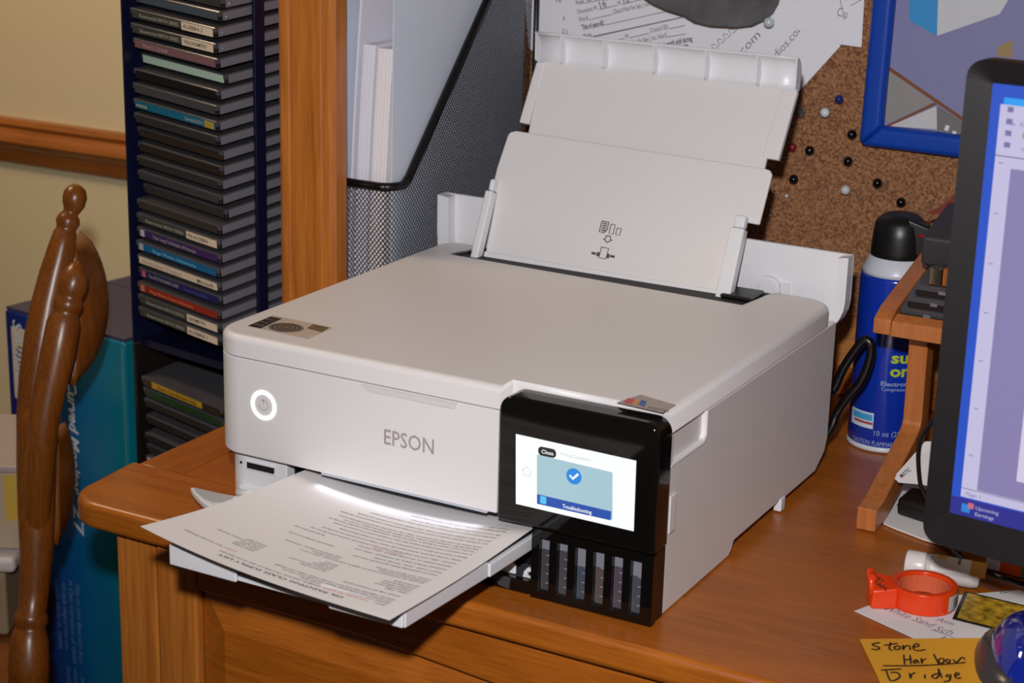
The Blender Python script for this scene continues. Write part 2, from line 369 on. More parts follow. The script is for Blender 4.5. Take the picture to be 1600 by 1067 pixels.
# lid
lid = fl + [(.2722, 0), (.2722, .0205), (.403, .0205)] + arc(.373, .348, .030, 0, 90, 8) + [(.349, .378), (.338, .360), (.333, .3215), (.0330, .3330), (.0400, .3700), (.030, .3775)] + arc(.020, .3575, .020, 90, 180, 6)
def lidw(a, b_):
    if abs(a.z - .1612) > 1e-4 or abs(b_.z - .1612) > 1e-4: return 0
    ax, ay, bx, by = a.x + .2015, a.y + .19, b_.x + .2015, b_.y + .19
    if max(ay, by) < .022 and min(ax, bx) > .2715: return .16
    if min(ay, by) > .332 and max(ax, bx) < .36 and min(ax, bx) > .028: return .10
    return 1
part('lid', MB().prism(lid, 2, .1437, .1612), WHITE, PR, bevel=.0145, seg=6, topw=lidw)
part('feed_slot_shade', MB().prism([(.028, .322), (.345, .310), (.352, .378), (.028, .378)], 2, .1426, .1582), DARK, PR)  # solid block in the slot; the hollow's shade is put into its near-black colour
# power ring, lettering, stickers
RING = mat('power_ring_light', (255, 255, 255), emit=1.6)
c = at(412, 633, 1, 0)
mb = MB()
def ringpt(r_, k, y): return (c.x + r_ * math.cos(k), y, c.z + r_ * math.sin(k))
N = 48
mb.add([ringpt(.0125, 2 * PI * i / N, -.0006) for i in range(N)] + [ringpt(.0092, 2 * PI * i / N, -.0006) for i in range(N)] + [ringpt(.0125, 2 * PI * i / N, .0004) for i in range(N)],
       [(i, (i + 1) % N, N + (i + 1) % N, N + i) for i in range(N)] + [(i, (i + 1) % N, 2 * N + (i + 1) % N, 2 * N + i) for i in range(N)])
pb = part('power_button', mb, RING, PR, label='glowing white power ring')
mb = MB(); n_ = Vector((0, -1, 0))
stroke(mb, [ringpt(.0042, math.radians(60 - 300 * i / 20 + 60), 0) for i in range(21)], .0006, n_, .0003); stroke(mb, [(c.x, 0, c.z + .001), (c.x, 0, c.z + .0052)], .0006, n_, .0003)
part('power_symbol', mb, mat('grey_print', (170, 166, 164), .5), pb)
mb = MB(); put_text(mb, 'EPSON', lambda x, y: Vector((.1706 + x, -.0004, .0966 + y)), .0124, bold=.006, width=.0452)
part('brand_lettering', mb, mat('logo_silver', (158, 150, 147), .4), fp)
Z = .1614
def quadz(pts, z, h=.0003): return MB().slab([at(u, v, 2, z) for u, v in pts], (0, 0, h))
st = part('lid_sticker', quadz([(386, 510), (426, 493), (520, 512), (480, 530)], Z), mat('sticker_clear', (196, 184, 172), .3), PR)
part('sticker_block', quadz([(388, 509), (423, 495), (440, 498), (407, 513)], Z + .0004), mat('sticker_dark', (34, 32, 34), .4), st)
mb = MB()
for i, s_ in enumerate(('Fill', 'Print', 'Fun')):
    a_ = at(397 + i * 9, 507 - i * 4, 2, Z + .0008); text_plane(mb, s_, a_, (1, -.02, 0), (.0, 1, 0), .0032, width=.008)
part('sticker_words', mb, mat('sticker_grey', (150, 146, 144), .5), st)
cc = at(447, 512, 2, Z + .0004)
part('sticker_drawing', MB().prism([(cc.x + .0150 * math.cos(t * PI / 12), cc.y + .0125 * math.sin(t * PI / 12)) for t in range(24)], 2, Z + .0004, Z + .0007), mat('sticker_mid', (112, 102, 94), .4), st)
mb = MB()
for k in range(3):
    for t in range(24):
        pass
    stroke(mb, [(cc.x + (.004 + .004 * k) * math.cos(t * PI / 12), cc.y + (.0033 + .0033 * k) * math.sin(t * PI / 12), Z + .0007) for t in range(25)], .0008, (0, 0, 1))
part('drawing_lines', mb, mat('sticker_dark', (34, 32, 34)), st)
part('sticker_picture', quadz([(480, 513), (489, 507), (514, 512), (503, 519)], Z + .0004), mat('sticker_green', (104, 92, 66), .4, noise=.5, nscale=300), st)
st2 = part('corner_sticker', quadz([(1001, 617), (1056, 633), (1036, 645), (964, 629)], Z), mat('sticker_tan', (156, 140, 130), .25), PR)
for nm, pts, c_ in (('red_patch', [(975, 629), (981, 622), (992, 624), (988, 631)], (190, 70, 66)), ('orange_patch', [(988, 631), (992, 624), (999, 626), (995, 633)], (206, 140, 74)), ('blue_patch', [(998, 632), (1002, 625), (1010, 627), (1007, 635)], (58, 84, 160))):
    part(nm, quadz(pts, Z + .0004), mat('st_' + nm, c_, .4), st2)
mb = MB(); a_ = at(1011, 637, 2, Z + .0008); text_plane(mb, 'PHOTO', a_, (1, -.02, 0), (0, 1, 0), .004, width=.016)
part('sticker_print', mb, mat('sticker_brown', (92, 78, 72), .5), st2)
# touch panel and display
pan = [(.2738, .0575), (.4050, .0575)] + arc(.4050 - .012, .1572 - .012, .012, 0, 90, 6) + arc(.2738 + .012, .1572 - .012, .012, 90, 180, 6)
sc = part('touch_panel', MB().prism(pan, 1, -.0040, .0200), GLOSSBLK, PR, bevel=.0028, seg=4)
def scr(pts, m, nm, par, y=-.0044, th=.0002):
    return part(nm, MB().slab([at(u, v, 1, y) for u, v in pts], (0, th, 0)), m, par)
E1 = mat('display_glow', (250, 255, 252), emit=1.0); E2 = mat('display_panel', (176, 212, 224), emit=.85)
E3 = mat('display_blue', (30, 84, 186), emit=.8); E4 = mat('display_black', (22, 26, 28), emit=.6); E5 = mat('display_sky', (30, 140, 232), emit=.9); E6 = mat('display_grey', (196, 206, 204), emit=.9)
ds = scr([(806, 678), (994, 720), (990, 830), (806, 787)], E1, 'display', sc)
scr([(839, 710), (957, 738), (957, 812), (839, 785)], E2, 'dialog', ds, -.0047)
scr([(839, 772), (955, 799), (954, 813), (839, 787)], E3, 'button_bar', ds, -.0050)
p0 = at(841, 704, 1, -.0047); p1 = at(868, 710, 1, -.0047)
cl = part('close_button', MB().prism(rrect(p0.x, p0.z - .0032, p1.x + .0005, p0.z + .0037, .003), 1, -.0049, -.0046), E4, ds)
mb = MB(); put_text(mb, 'Close', lambda x, y: Vector((p0.x + .003 + x, -.0051, p0.z - .0012 + y)), .0030, .01); part('close_word', mb, E1, cl)
mb = MB(); q = at(875, 711, 1, -.0047); put_text(mb, 'Printing Completed', lambda x, y: Vector((q.x + x, -.0047, q.z + y)), .0026, 0, width=.0250); part('status_words', mb, E6, ds)
c = at(897, 744, 1, -.0047)
ck = part('check_mark', MB().prism([(c.x + .0062 * math.cos(t * PI / 14), c.z + .0062 * math.sin(t * PI / 14)) for t in range(28)], 1, -.0051, -.0048), E5, ds)
mb = MB(); stroke(mb, [(c.x - .0032, -.0051, c.z + .0004), (c.x - .0008, -.0051, c.z - .0020), (c.x + .0036, -.0051, c.z + .0026)], .0018, (0, -1, 0), .0002); part('tick', mb, E1, ck)
mb = MB(); q = at(879, 793, 1, -.005); put_text(mb, 'Troubleshooting', lambda x, y: Vector((q.x + x, -.0053, q.z + y)), .0030, .01, width=.024); part('button_word', mb, E1, ds)
q = at(849, 781, 1, -.005); part('button_icon', MB().prism(rrect(q.x - .0026, q.z - .0030, q.x + .0026, q.z + .0030, .0012), 1, -.0054, -.0052), mat('display_cyan', (90, 200, 250), emit=.9), ds)
q = at(823, 737, 1, -.0047); mb = MB()
stroke(mb, [(q.x - .004, -.0047, q.z + .0005), (q.x, -.0047, q.z + .004), (q.x + .004, -.0047, q.z + .0005)], .0005, (0, -1, 0)); stroke(mb, [(q.x - .003, -.0047, q.z + .0005), (q.x - .003, -.0047, q.z - .003), (q.x + .003, -.0047, q.z - .003), (q.x + .003, -.0047, q.z + .0005)], .0005, (0, -1, 0))
part('home_icon', mb, E6, ds)
# ink tank module
mb = MB().box(.3042, .004, .0008, .4035, .0200, .0566)
tank = part('ink_tank_body', mb, BLKPL, PR)
TX0, TX1, TZ0, TZ1, TY = .3042, .4048, .0008, .0568, -.0030
wx = [.3106 + i * .01518 for i in range(6)]; ww = .0088
mb = MB().box(TX0, TY, TZ0, TX1, .0039, .0068).box(TX0, TY, .0502, TX1, .0039, TZ1).box(TX0, TY, .0068, wx[0], .0039, .0502).box(wx[5] + ww, TY, .0068, TX1, .0039, .0502)
for i in range(5): mb.box(wx[i] + ww, TY, .0068, wx[i + 1], .0039, .0502)
part('tank_cover', mb, GLOSSBLK, PR)
lev = [.040, .042, .033, .036, .040, .036]
tint = [(70, 68, 74), (74, 72, 78), (70, 78, 90), (88, 80, 78), (84, 74, 84), (74, 76, 84)]
for i in range(6):
    x = wx[i]
    wdn = part('ink_window', MB().box(x, .0020, .0068, x + ww, .0039, .0502), mat('tank_clear', (128, 128, 138), .25), PR)
    part('ink', MB().box(x + .0004, .0014, .0070, x + ww - .0004, .0021, lev[i]), mat('ink_%d' % i, tint[i], .2), wdn)
    mb = MB()
    for k in range(4): mb.box(x + ww - .0044, .0009, .013 + k * .0075, x + ww - .0010, .00135, .0135 + k * .0075)
    part('level_marks', mb, mat('level_white', (150, 150, 160), .5), wdn)
# cassette below the output tray
cs = part('paper_cassette', MB().prism([(.222, .0012), (.300, .0012), (.3035, .002), (.3035, .0117), (.222, .0117)], 1, -.0010, .0030), GLOSSBLK, PR)
part('cassette_front', MB().slab([(.2670, -.0011, .0114), (.2860, -.0011, .0114), (.2850, -.0011, .0020), (.2770, -.0011, .0030)], (0, -.0008, 0)), mat('cassette_grey', (62, 64, 70), .2), cs)
part('edge_guide', MB().prism([(.2630, .0118), (.2870, .0118), (.2868, .0185), (.2845, .0212), (.2770, .0222)], 1, .0045, .0070), WHITE2, cs, bevel=.0008, seg=2)
part('guide_clip', MB().prism([(.2935, .0118), (.3038, .0118), (.3038, .0130), (.2975, .0130), (.2975, .0165), (.3038, .0180), (.3038, .0205), (.2975, .0200), (.2945, .0165)], 1, .0045, .0065), WHITE2, cs)
part('cassette_bed', MB().box(.222, .0072, .006, .3035, .1375, .0085), mat('cassette_bed_grey', (66, 70, 78), .35), cs)
part('cassette_rib', MB().box(.262, .0320, .0088, .2880, .0420, .0330), BLKPL, cs, bevel=.002, seg=2)
part('cassette_lever', MB().box(.2930, .0350, .0240, .3030, .0450, .0262), WHITE2, cs)
# output tray, two stages, with lips
def trayz(y): return .0400 + (.06 - y) * .040 / 1.0 * .6
mb = MB()
tr = part('output_tray', MB().slab([(.100, .12, .0345), (.2985, .12, .0345), (.2985, -.060, .0370), (.100, -.060, .0370)], (0, 0, .0035)), WHITE2, PR)
part('tray_wall', MB().loops([(.2962, .10, .0330), (.2962, -.060, .0370), (.2962, -.060, .0475), (.2962, .10, .0440)], [(.3010, .10, .0330), (.3010, -.060, .0370), (.3010, -.060, .0475), (.3010, .10, .0440)]), WHITE2, tr, bevel=.001, seg=2)
te = part('tray_extension', MB().slab([(.102, -.0605, .0390), (.297, -.0605, .0390), (.297, -.172, .0435), (.102, -.172, .0435)], (0, 0, .003)), WHITE2, tr)
part('extension_wall', MB().loops([(.2955, -.0610, .0372), (.2955, -.1730, .0425), (.2955, -.1730, .0590), (.2955, -.0610, .0500)], [(.3000, -.0610, .0372), (.3000, -.1740, .0425), (.3000, -.1740, .0590), (.3000, -.0610, .0500)]), WHITE2, te, bevel=.0012, seg=2)
part('extension_wall', MB().loops([(.1000, -.0610, .0372), (.1000, -.1730, .0425), (.1000, -.1730, .0560), (.1000, -.0610, .0500)], [(.1030, -.0610, .0372), (.1030, -.1730, .0425), (.1030, -.1730, .0560), (.1030, -.0610, .0500)]), WHITE2, te, bevel=.0012, seg=2)
part('front_lip', MB().box(.1002, -.1765, .0435, .1600, -.1735, .0600), WHITE2, te, bevel=.0012, seg=2)
part('front_lip', MB().loops([(.2320, -.1770, .0600), (.2395, -.1770, .0435), (.2995, -.1770, .0435), (.2995, -.1770, .0590)], [(.2320, -.1735, .0600), (.2395, -.1735, .0435), (.2995, -.1735, .0435), (.2995, -.1735, .0590)]), WHITE2, te, bevel=.0012, seg=2)
part('lip_mark', MB().box(.2495, -.1774, .0500, .2565, -.1770, .0560).box(.2600, -.1774, .0490, .2640, -.1770, .0560), DARK, te)
# exit light under the front panel
lg = part('exit_lamp', MB().box(.110, .0015, .0578, .262, .0080, .0599), mat('lamp_lens', (235, 240, 255), emit=.5), PR)
el = area('exit_lamp_glow', (.186, .0005, .0576), (.186, -.0165, .047), .150, .0065, (.78, .85, 1.0), spread=80, sizey=.003)
el.rotation_euler = Euler((-math.radians(52), 0, 0))
# rear feeder: support sheet, extension, lip, guides, open cover
TA = math.radians(24); RN = Vector((0, -math.cos(TA), math.sin(TA))); RU = Vector((0, math.sin(TA), math.cos(TA))); R0 = Vector((0, .35, .15))
def rs(u, v, off=0): return onpl(u, v, R0 + RN * off, RN)
def rl(x, s_, off=0): return R0 + Vector((x, 0, 0)) + RU * s_ + RN * off
rsup = part('paper_support', MB().slab([rs(757, 402), rs(775, 303), rs(769, 292), rs(776, 262), rs(793, 211), rs(797, 206), rs(806, 204), rs(1195, 263), rs(1203, 266), rs(1206, 273), rs(1186, 351), rs(1160, 346), rs(1133, 466)], -RN * .004), WHITE, PR, bevel=.0015, seg=2)
part('support_foot', MB().slab([rs(757, 402, .001), rs(1133, 466, .001), rs(1135, 456, .001), rs(759, 393, .001)], RN * .003), WHITE2, rsup, bevel=.001, seg=2)
ex = part('support_extension', MB().slab([rs(824, 216, -.005), rs(850, 96, -.005), rs(1222, 140, -.005), rs(1192, 274, -.005)], -RN * .003), WHITE, rsup)
part('extension_edge', MB().slab([rs(811, 191, -.0045), rs(838, 97, -.0045), rs(851, 97, -.0045), rs(826, 194, -.0045)], -RN * .006), WHITE, ex, bevel=.001, seg=2)
part('extension_edge', MB().slab([rs(1190, 246, -.0045), rs(1222, 139, -.0045), rs(1246, 142, -.0045), rs(1216, 250, -.0045)], -RN * .006), WHITE, ex, bevel=.001, seg=2)
pa, pb_ = rs(838, 97, -.004), rs(1246, 141, -.004)
def lipf(u, t):
    base = pa.lerp(pb_, u); a_ = t * PI * .55
    return base + RU * (.024 * math.sin(a_) ** .9) + RN * (-.003 + .017 * (1 - math.cos(a_)))
mb = MB().grid(lipf, 12, 8); o = part('top_lip', mb, WHITE2, ex, smooth=True); sd = o.modifiers.new('t', 'SOLIDIFY'); sd.thickness = .002; sd.offset = 1
for uu in (.004, .105, .275, .47, .665, .855, .996):
    poly = [lipf(uu, t / 6) for t in range(7)] + [pa.lerp(pb_, uu) + RU * .001 + RN * .006]
    part('lip_rib', MB().slab(poly, Vector((.0012, 0, 0))), WHITE2, ex)
for sgn, x0_, x1_, s0, s1 in ((1, .3005, .3145, -.004, .068), (-1, .0475, .0555, -.004, .070)):
    g = part('edge_guide', MB().slab([rl(x0_, s0, .001), rl(x1_, s0, .001), rl(x1_, s1, .001), rl(x0_, s1, .001)], RN * .011), WHITE2, PR, bevel=.0015, seg=2)
    part('guide_cap', MB().slab([rl(x0_ + .002, s1 + .0003, .002), rl(x1_ - .001, s1 + .0003, .002), rl(x1_ - .001, s1 + .012, .002), rl(x0_ + .002, s1 + .012, .002)], RN * .009), WHITE2, g, bevel=.002, seg=2)
part('guide_base', MB().box(.306, .338, .1584, .336, .372, .1620), BLKPL, PR, bevel=.002, seg=2)
part('guide_base', MB().box(.038, .352, .1584, .050, .372, .1605), BLKPL, PR, bevel=.001, seg=2)
# open rear cover
CVY = .392
cv = [(-.0125 + .0, .2045)] + [(-.0125, .170)] + arc(.022, .160, .0345, 180, 270, 6)[1:] + arc(.374, .160, .0345, 270, 360, 6) + [(.4085, .2005)]
cov = part('rear_cover', MB().prism(cv, 1, CVY, CVY + .005), WHITE2, PR, bevel=.0015, seg=2)
cin = [(.0, .2030), (.0, .170)] + arc(.026, .162, .026, 180, 270, 6)[1:] + arc(.370, .162, .029, 270, 360, 6) + [(.399, .1992)]
rim_o = cv; mb = MB(); m_ = len(cv)
A = [(p[0], CVY - .0001, p[1]) for p in cv]; Bq = [(p[0], CVY - .013, p[1]) for p in cv]; Ci = [(p[0], CVY - .013, p[1]) for p in cin]; Di = [(p[0], CVY - .0001, p[1]) for p in cin]
mb.add(A + Bq + Ci + Di, [(k * m_ + i, k * m_ + i + 1, (k + 1) * m_ + i + 1, (k + 1) * m_ + i) for k in range(3) for i in range(m_ - 1)] + [(0, m_, 2 * m_, 3 * m_), (m_ - 1, 2 * m_ - 1, 3 * m_ - 1, 4 * m_ - 1)])
part('cover_rim', mb, WHITE2, cov, smooth=False)
part('cover_boss', MB().lathe([(.011, 0), (.011, .004), (.008, .0045)], 20, (.3330, .3915, .1600), Matrix.Rotation(PI / 2, 3, 'X')).box(.344, .3895, .150, .352, .3918, .166), WHITE2, cov)
# loading pictogram
IKM = mat('pictogram_ink', (74, 66, 64), .6); mb = MB()
def rp(u, v): return rs(u, v, .0001)
def line(pts, wd=.0009): stroke(mb, [rp(920 + a / 11.85, 330 + b_ / 11.85) for a, b_ in pts], wd, RN)
line([(245, 185), (375, 205), (340, 345), (280, 395), (195, 380), (245, 185)], .0011)
for k in range(4): line([(262 - k * 10, 225 + k * 40), (345 - k * 12, 240 + k * 40)], .0012)
line([(415, 240), (490, 250), (450, 425), (375, 412), (415, 240)]); line([(530, 315), (605, 325), (572, 445), (495, 432), (530, 315)])
line([(325, 455), (410, 465), (395, 525), (435, 530), (340, 580), (272, 505), (312, 510), (325, 455)], .0011)
line([(235, 665), (370, 690), (315, 885), (185, 862), (235, 665)])
line([(180, 760), (160, 835)], .0026); line([(370, 790), (350, 870)], .0026); line([(50, 772), (135, 788)], .0022); line([(395, 830), (480, 845)], .0022)
part('loading_pictogram', mb, IKM, rsup)

# ------------------------------------------------------------------ printed page
PY0, PY1 = -.199, .075
def page(u, v):
    """u 0 left..1 right, v 0 near edge..1 inside the printer"""
    y = (-.1930 - .0085 * u) * (1 - v) + PY1 * v
    t = max(0., min(1., (y + .20) / .20))
    x = (.0890 + (1 - t) * 0) + .216 * u + (1 - t) * .0 - t * .003
    near = .0615 + .0165 * (1 - u) ** 2.6
    ex_ = .0455 + .0085 * (abs(u - .45) / .55) ** 2 + .003 * (1 - u) ** 3
    z = near * (1 - t) + ex_ * t - .0035 * math.sin(PI * t) * (1 - .3 * u)
    if y > 0: z = ex_ - (y / .075) * .006
    return Vector((x, y, z))
sheet = thing('printed_page', 'freshly printed supply list page lying in the printer output tray, upside down to viewer', 'paper', (.2, -.08, .05))
NU, NV = 24, 40
mb = MB().grid(page, NU, NV).grid(lambda u, v: page(u, v) - Vector((0, 0, .0003)), NU, NV)
n1_ = (NU + 1) * (NV + 1); rimi = list(range(NU + 1)) + [j * (NU + 1) + NU for j in range(1, NV + 1)] + [NV * (NU + 1) + i for i in range(NU - 1, -1, -1)] + [j * (NU + 1) for j in range(NV - 1, 0, -1)]
mb.f += [(rimi[i], rimi[(i + 1) % len(rimi)], n1_ + rimi[(i + 1) % len(rimi)], n1_ + rimi[i]) for i in range(len(rimi))]
part('sheet', mb, PAPER, sheet)
LEN = .2745
def page_text(mb, s_, t_mm, ind_mm, cap, width=None, bold=0):
    """t: distance of baseline from near edge; ind: from right edge"""
    def fn(x, y):
        u = 1 - (ind_mm / 1000 + x) / .216; v = (t_mm / 1000 - y) / LEN
        p = page(u, v); return p + Vector((0, -.00004, .00025))
    return put_text(mb, s_, fn, cap, bold, width=width)
BL = MB(); RD = MB()
page_text(BL, 'OIL PAINTING CLASS SUPPLY LIST', 14, 46, .0034, .108, .012)
L_ = [(20, 16, 'PAINT -'), (24.5, 16, 'BEWARE THAT STUDENT GRADE PAINTS OFTEN HAVE'), (28.5, 16, 'LESS PIGMENT AND MORE FILLER. PLEASE MAKE SURE THAT YOU DO'), (32.5, 16, 'SMALLER TUBES ARE FINE FOR MOST COLORS. LARGE TUBES LAST LONGER'),
      (40, 16, '*LARGE TUBE OF TITANIUM WHITE'), (48, 16, 'SMALL TUBES:'), (52, 16, 'CADMIUM RED LIGHT'), (56, 16, 'ALIZARIN CRIMSON'), (60, 16, 'ULTRAMARINE BLUE'), (64, 16, 'PHTHALO BLUE'),
      (48, 84, 'YELLOW OCHRE'), (52, 84, 'CADMIUM YELLOW LIGHT'), (56, 84, 'RAW SIENNA'), (60, 84, 'SAP GREEN'), (64, 84, 'VIRIDIAN'),
      (41, 143, 'BURNT UMBER'), (45, 143, 'BURNT SIENNA'), (49, 143, 'IVORY BLACK'), (53, 143, 'CADMIUM OR HANSA YELLOW'), (57, 143, 'PAYNES GREY'),
      (72, 16, '*BRUSHES: AN ASSORTMENT OF FLATS, FILBERTS, AND ROUNDS - SIZES 2 TO 10'), (76, 16, 'INEXPENSIVE BRISTLE BRUSHES'), (80, 16, 'A SMALL SOFT BRUSH FOR DETAIL'),
      (76, 92, 'ONE FAN BRUSH'), (80, 92, 'ONE LARGE FLAT BRUSH - OPTIONAL'),
      (90, 16, '*PALETTE: DISPOSABLE PAPER PALETTE PAD OR GLASS'), (96, 16, '*PALETTE KNIFE - METAL, TROWEL SHAPED'), (96, 110, '(DIAMOND SHAPED IS GOOD)'),
      (103, 16, '*ODORLESS MINERAL SPIRITS OR TURPENOID - SMALL CAN'), (110, 16, '*REFINED LINSEED OIL OR LIQUIN MEDIUM - SMALL BOTTLE'), (110, 128, 'GLASS JAR WITH LID'),
      (117, 16, '*CANVAS - SIZES 11X14 OR 16X20 PANELS, STRETCHED CANVAS OR CANVAS PADS ARE ALL OK'), (124, 16, '*PAPER TOWELS OR RAGS, PLASTIC BAG FOR TRASH. WEAR OLD CLOTHES OR AN APRON'),
      (131, 16, 'BRING A PHOTO OR SKETCH OF SOMETHING YOU WANT TO PAINT FROM HOME'), (138, 16, 'IF YOU ALREADY HAVE SUPPLIES PLEASE FEEL FREE TO BRING WHAT YOU HAVE TO CLASS'),
      (144, 16, 'YOU MAY ALSO WANT TO BRING A TABLETOP EASEL. SOME EASELS ARE AVAILABLE FOR USE AT'), (149, 16, 'THE CENTER BUT SUPPLIES ARE LIMITED. PLEASE ARRIVE TEN MINUTES EARLY TO SET UP'),
      (154, 16, 'YOUR SPACE SO THAT WE CAN BEGIN ON TIME. CALL WITH ANY QUESTIONS BEFORE CLASS'), (162, 16, 'ART SUPPLIES CAN BE FOUND AT MOST CRAFT STORES AND MANY ONLINE SHOPS IN THE AREA'),
      (168, 16, 'ASK FOR THE STUDENT DISCOUNT WHEN YOU ORDER FROM A CATALOG OR ONLINE'), (176, 16, 'THE FIRST CLASS WILL COVER MIXING COLOR AND CARE OF BRUSHES AND PAINT'), (182, 16, 'SEE YOU IN CLASS AND HAPPY PAINTING TO ALL OF YOU'), (190, 16, 'PLEASE KEEP THIS LIST FOR YOUR NEXT VISIT TO THE STUDIO'), (196, 16, 'THANK YOU')]
for t_, i_, s_ in L_:
    wmax = (200 - i_) / 1000; vs_, fs_, wd_ = text2d(s_, 0, 0); k_ = .0021 / .70
    page_text(BL, s_, t_, i_, .0021, min(wd_ * k_, wmax))
page_text(RD, '(STANDARD OIL PAINT)', 20, 30, .0021, .037)
page_text(BL, 'GAMBLIN, WINTON, OR UTRECHT ARE GOOD BRANDS', 20, 70, .0021, .088)
page_text(RD, "DON'T", 28.6, 150, .0021, .011); page_text(BL, 'BUY WATER-MIXABLE', 28.5, 163, .0021, .034)
page_text(RD, 'OPTIONAL ITEMS', 113.5, 60, .0021, .026)
part('page_lettering', BL, INK, sheet, kind='stuff'); part('red_lettering', RD, REDINK, sheet, kind='stuff')

# ------------------------------------------------------------------ disc tower and its cases
TWX, TWY, TWA = -.202, .2773, math.radians(-10)
BLUEP = mat('tower_blue', (17, 20, 48), .3); BLKP2 = mat('tower_black', (26, 20, 18), .4)
tower = thing('disc_tower', 'tall dark blue plastic tower rack full of disc cases beside the desk', 'disc rack', (TWX - .06, TWY + .07, FZ), (0, 0, TWA))
TM = Matrix.Translation((TWX, TWY, 0)) @ Matrix.Rotation(TWA, 4, 'Z')
zs = zfor(TWX - .12, TWY + .02, 538); ZT = .52
def tw(name, b_, m, z0, z1, **k): return part(name, MB().box(b_[0], b_[1], z0, b_[2], b_[3], z1).xf(TM), m, tower, **k)
tw('side_wall', (-.1345, -.004, -.1318, .156), BLUEP, zs, ZT)
tw('rear_wall', (-.1316, .153, .004, .156), BLUEP, zs, ZT)
tw('corner_post', (.0032, .044, .0072, .058), BLUEP, zs, ZT, bevel=.001, seg=2)
tw('corner_post', (.0032, .140, .0072, .152), BLUEP, zs, ZT, bevel=.001, seg=2)
tw('side_wall', (-.1345, -.004, -.1300, .156), BLKP2, FZ + .02, zs - .001)
tw('rear_wall', (-.1298, .153, .004, .156), BLKP2, FZ + .02, zs - .001)
tw('corner_post', (.0032, .044, .0072, .058), BLKP2, FZ + .02, zs - .001)
tw('divider', (-.1316, .004, .003, .152), BLUEP, zs - .004, zs + .004)
tw('base', (-.150, -.02, .022, .170), BLKP2, FZ, FZ + .0195, bevel=.004)
SMOKE = mat('case_smoke', (74, 72, 76), .16, spec=.6); SMOKE2 = mat('case_tray_black', (30, 29, 31), .25); CLEAR = mat('case_clear', (118, 118, 128), .12, spec=.7)
LABP = mat('case_paper', (226, 206, 180), .7); TXTL = mat('case_text_light', (168, 164, 152), .6); TXTD = mat('case_text_dark', (34, 28, 26), .6)
KIND = 'disc cases in the tower'
def word_y(mb, s_, x0_, z0_, cap, width, bold=.01, y=-.0008): put_text(mb, s_, lambda x, yy: Vector((x0_ + x, y, z0_ + yy)), cap, bold, width=width)
MATH = 'Boxerworks! MATH SERIES'
def disc(py, label, spine, inx=0., body=None, words=(), white=None, by_left=False, stripe=None):
    x_, y_ = (TWX, TWY) if not by_left else (TWX - .125 * math.cos(TWA), TWY - .125 * math.sin(TWA))
    z = zfor(x_, y_, py)
    if by_left: z -= .0086
    rot = Euler((.100, .066, TWA))
    o = thing('disc_case', label, 'disc case', Vector((TWX, TWY, z)) + Matrix.Rotation(TWA, 3, 'Z') @ Vector((0, inx, 0)), rot, KIND)
    part('tray', MB().box(-.1245, .0008, 0, -.0004, .1415, .0048), body or SMOKE2, o, world=False, bevel=.0005, seg=1)
    cl_ = part('case_lid', MB().box(-.125, .0, .0049, 0, .142, .0104), SMOKE, o, world=False, bevel=.0006, seg=1)
    part('case_side', MB().box(-.0002, .004, .0012, .0008, .138, .0092), CLEAR, o, world=False)
    part('hinge_tab', MB().box(.0009, .034, .0055, .0016, .0385, .0085), CLEAR, o, world=False)
    part('hinge_pin', MB().lathe([(.0011, 0), (.0011, .0010), (.0004, .0012)], 8, (.0006, .0085, .0042), Matrix.Rotation(PI / 2, 3, 'Y')), CLEAR, o, world=False)
    sp_ = part('spine', MB().box(-.1215, -.0004, .0016, -.0035, .0007, .0090), mat('spine_%d_%d_%d' % spine, spine, .35), o, world=False)
    if stripe: part('spine_band', MB().box(stripe[0], -.0006, .0018, stripe[1], -.00035, .0088), mat('band_%d_%d_%d' % stripe[2], stripe[2], .35), o, world=False)
    if white: part('title_label', MB().box(white[0], -.0007, .0012, white[1], -.00035, .0090), LABP, o, world=False)
    for s_, x0_, wd, m_ in words:
        mb = MB(); word_y(mb, s_, x0_, .0034, .0036, wd); part('spine_words', mb, m_, o, world=False)
    return o
ma = lambda t, wd: ((MATH, -.110, .058, TXTL), (t, -.0455, wd, TXTD))
G1 = (66, 68, 60)
disc(16, 'black-edged case, topmost one seen in the disc tower', (62, 58, 54), .010)
disc(36, 'plain grey case just above the Algebra 2 case in the tower', (74, 84, 92), .006)
disc(60.5, 'Algebra 2 disc case, topmost of the white-labelled ones in the tower', G1, 0, words=ma('ALGEBRA 2', .028), white=(-.048, -.003))
disc(85, 'disc case with white label reading Trigonometry in the tower', G1, 0, words=ma('TRIGONOMETRY', .034), white=(-.048, -.003))
disc(109, 'disc case with dull pink spine in the upper tower', (128, 92, 96), .002, words=(('Picture It  CD-ROM', -.108, .036, mat('spine_pale', (186, 158, 160), .5)),))
disc(135, 'disc case with pale mint green edge, pushed into the tower', (190, 214, 190), .012)
disc(158.5, 'thin black case below the mint green one in the tower', (26, 24, 24), .002)
disc(181.7, 'smoky grey case directly above the teal one in the tower', (72, 70, 72), 0)
disc(206.5, 'disc case with teal spine reading DVD+R in the tower', (24, 104, 132), 0, words=(('memorex', -.119, .016, mat('spine_tan', (214, 190, 130), .5)), ('Rewritable DVD+R', -.046, .026, TXTL)), stripe=(-.018, -.0045, (170, 150, 60)))
disc(229.5, 'dark case directly below the teal one in the tower', (52, 50, 48), 0)
disc(253, 'dark brown case, upper of the two brown ones in the tower', (50, 40, 32), .004, body=mat('case_brown', (44, 34, 26), .4))
disc(277, 'dark brown case, lower of the two brown ones in the tower', (46, 38, 30), .004, body=mat('case_brown', (44, 34, 26), .4))
disc(299, 'smoky case just under the lower brown one in the tower', (50, 48, 46), .002)
disc(322, 'smoky case with bare spine at mid height of the tower', (64, 62, 64), .002)
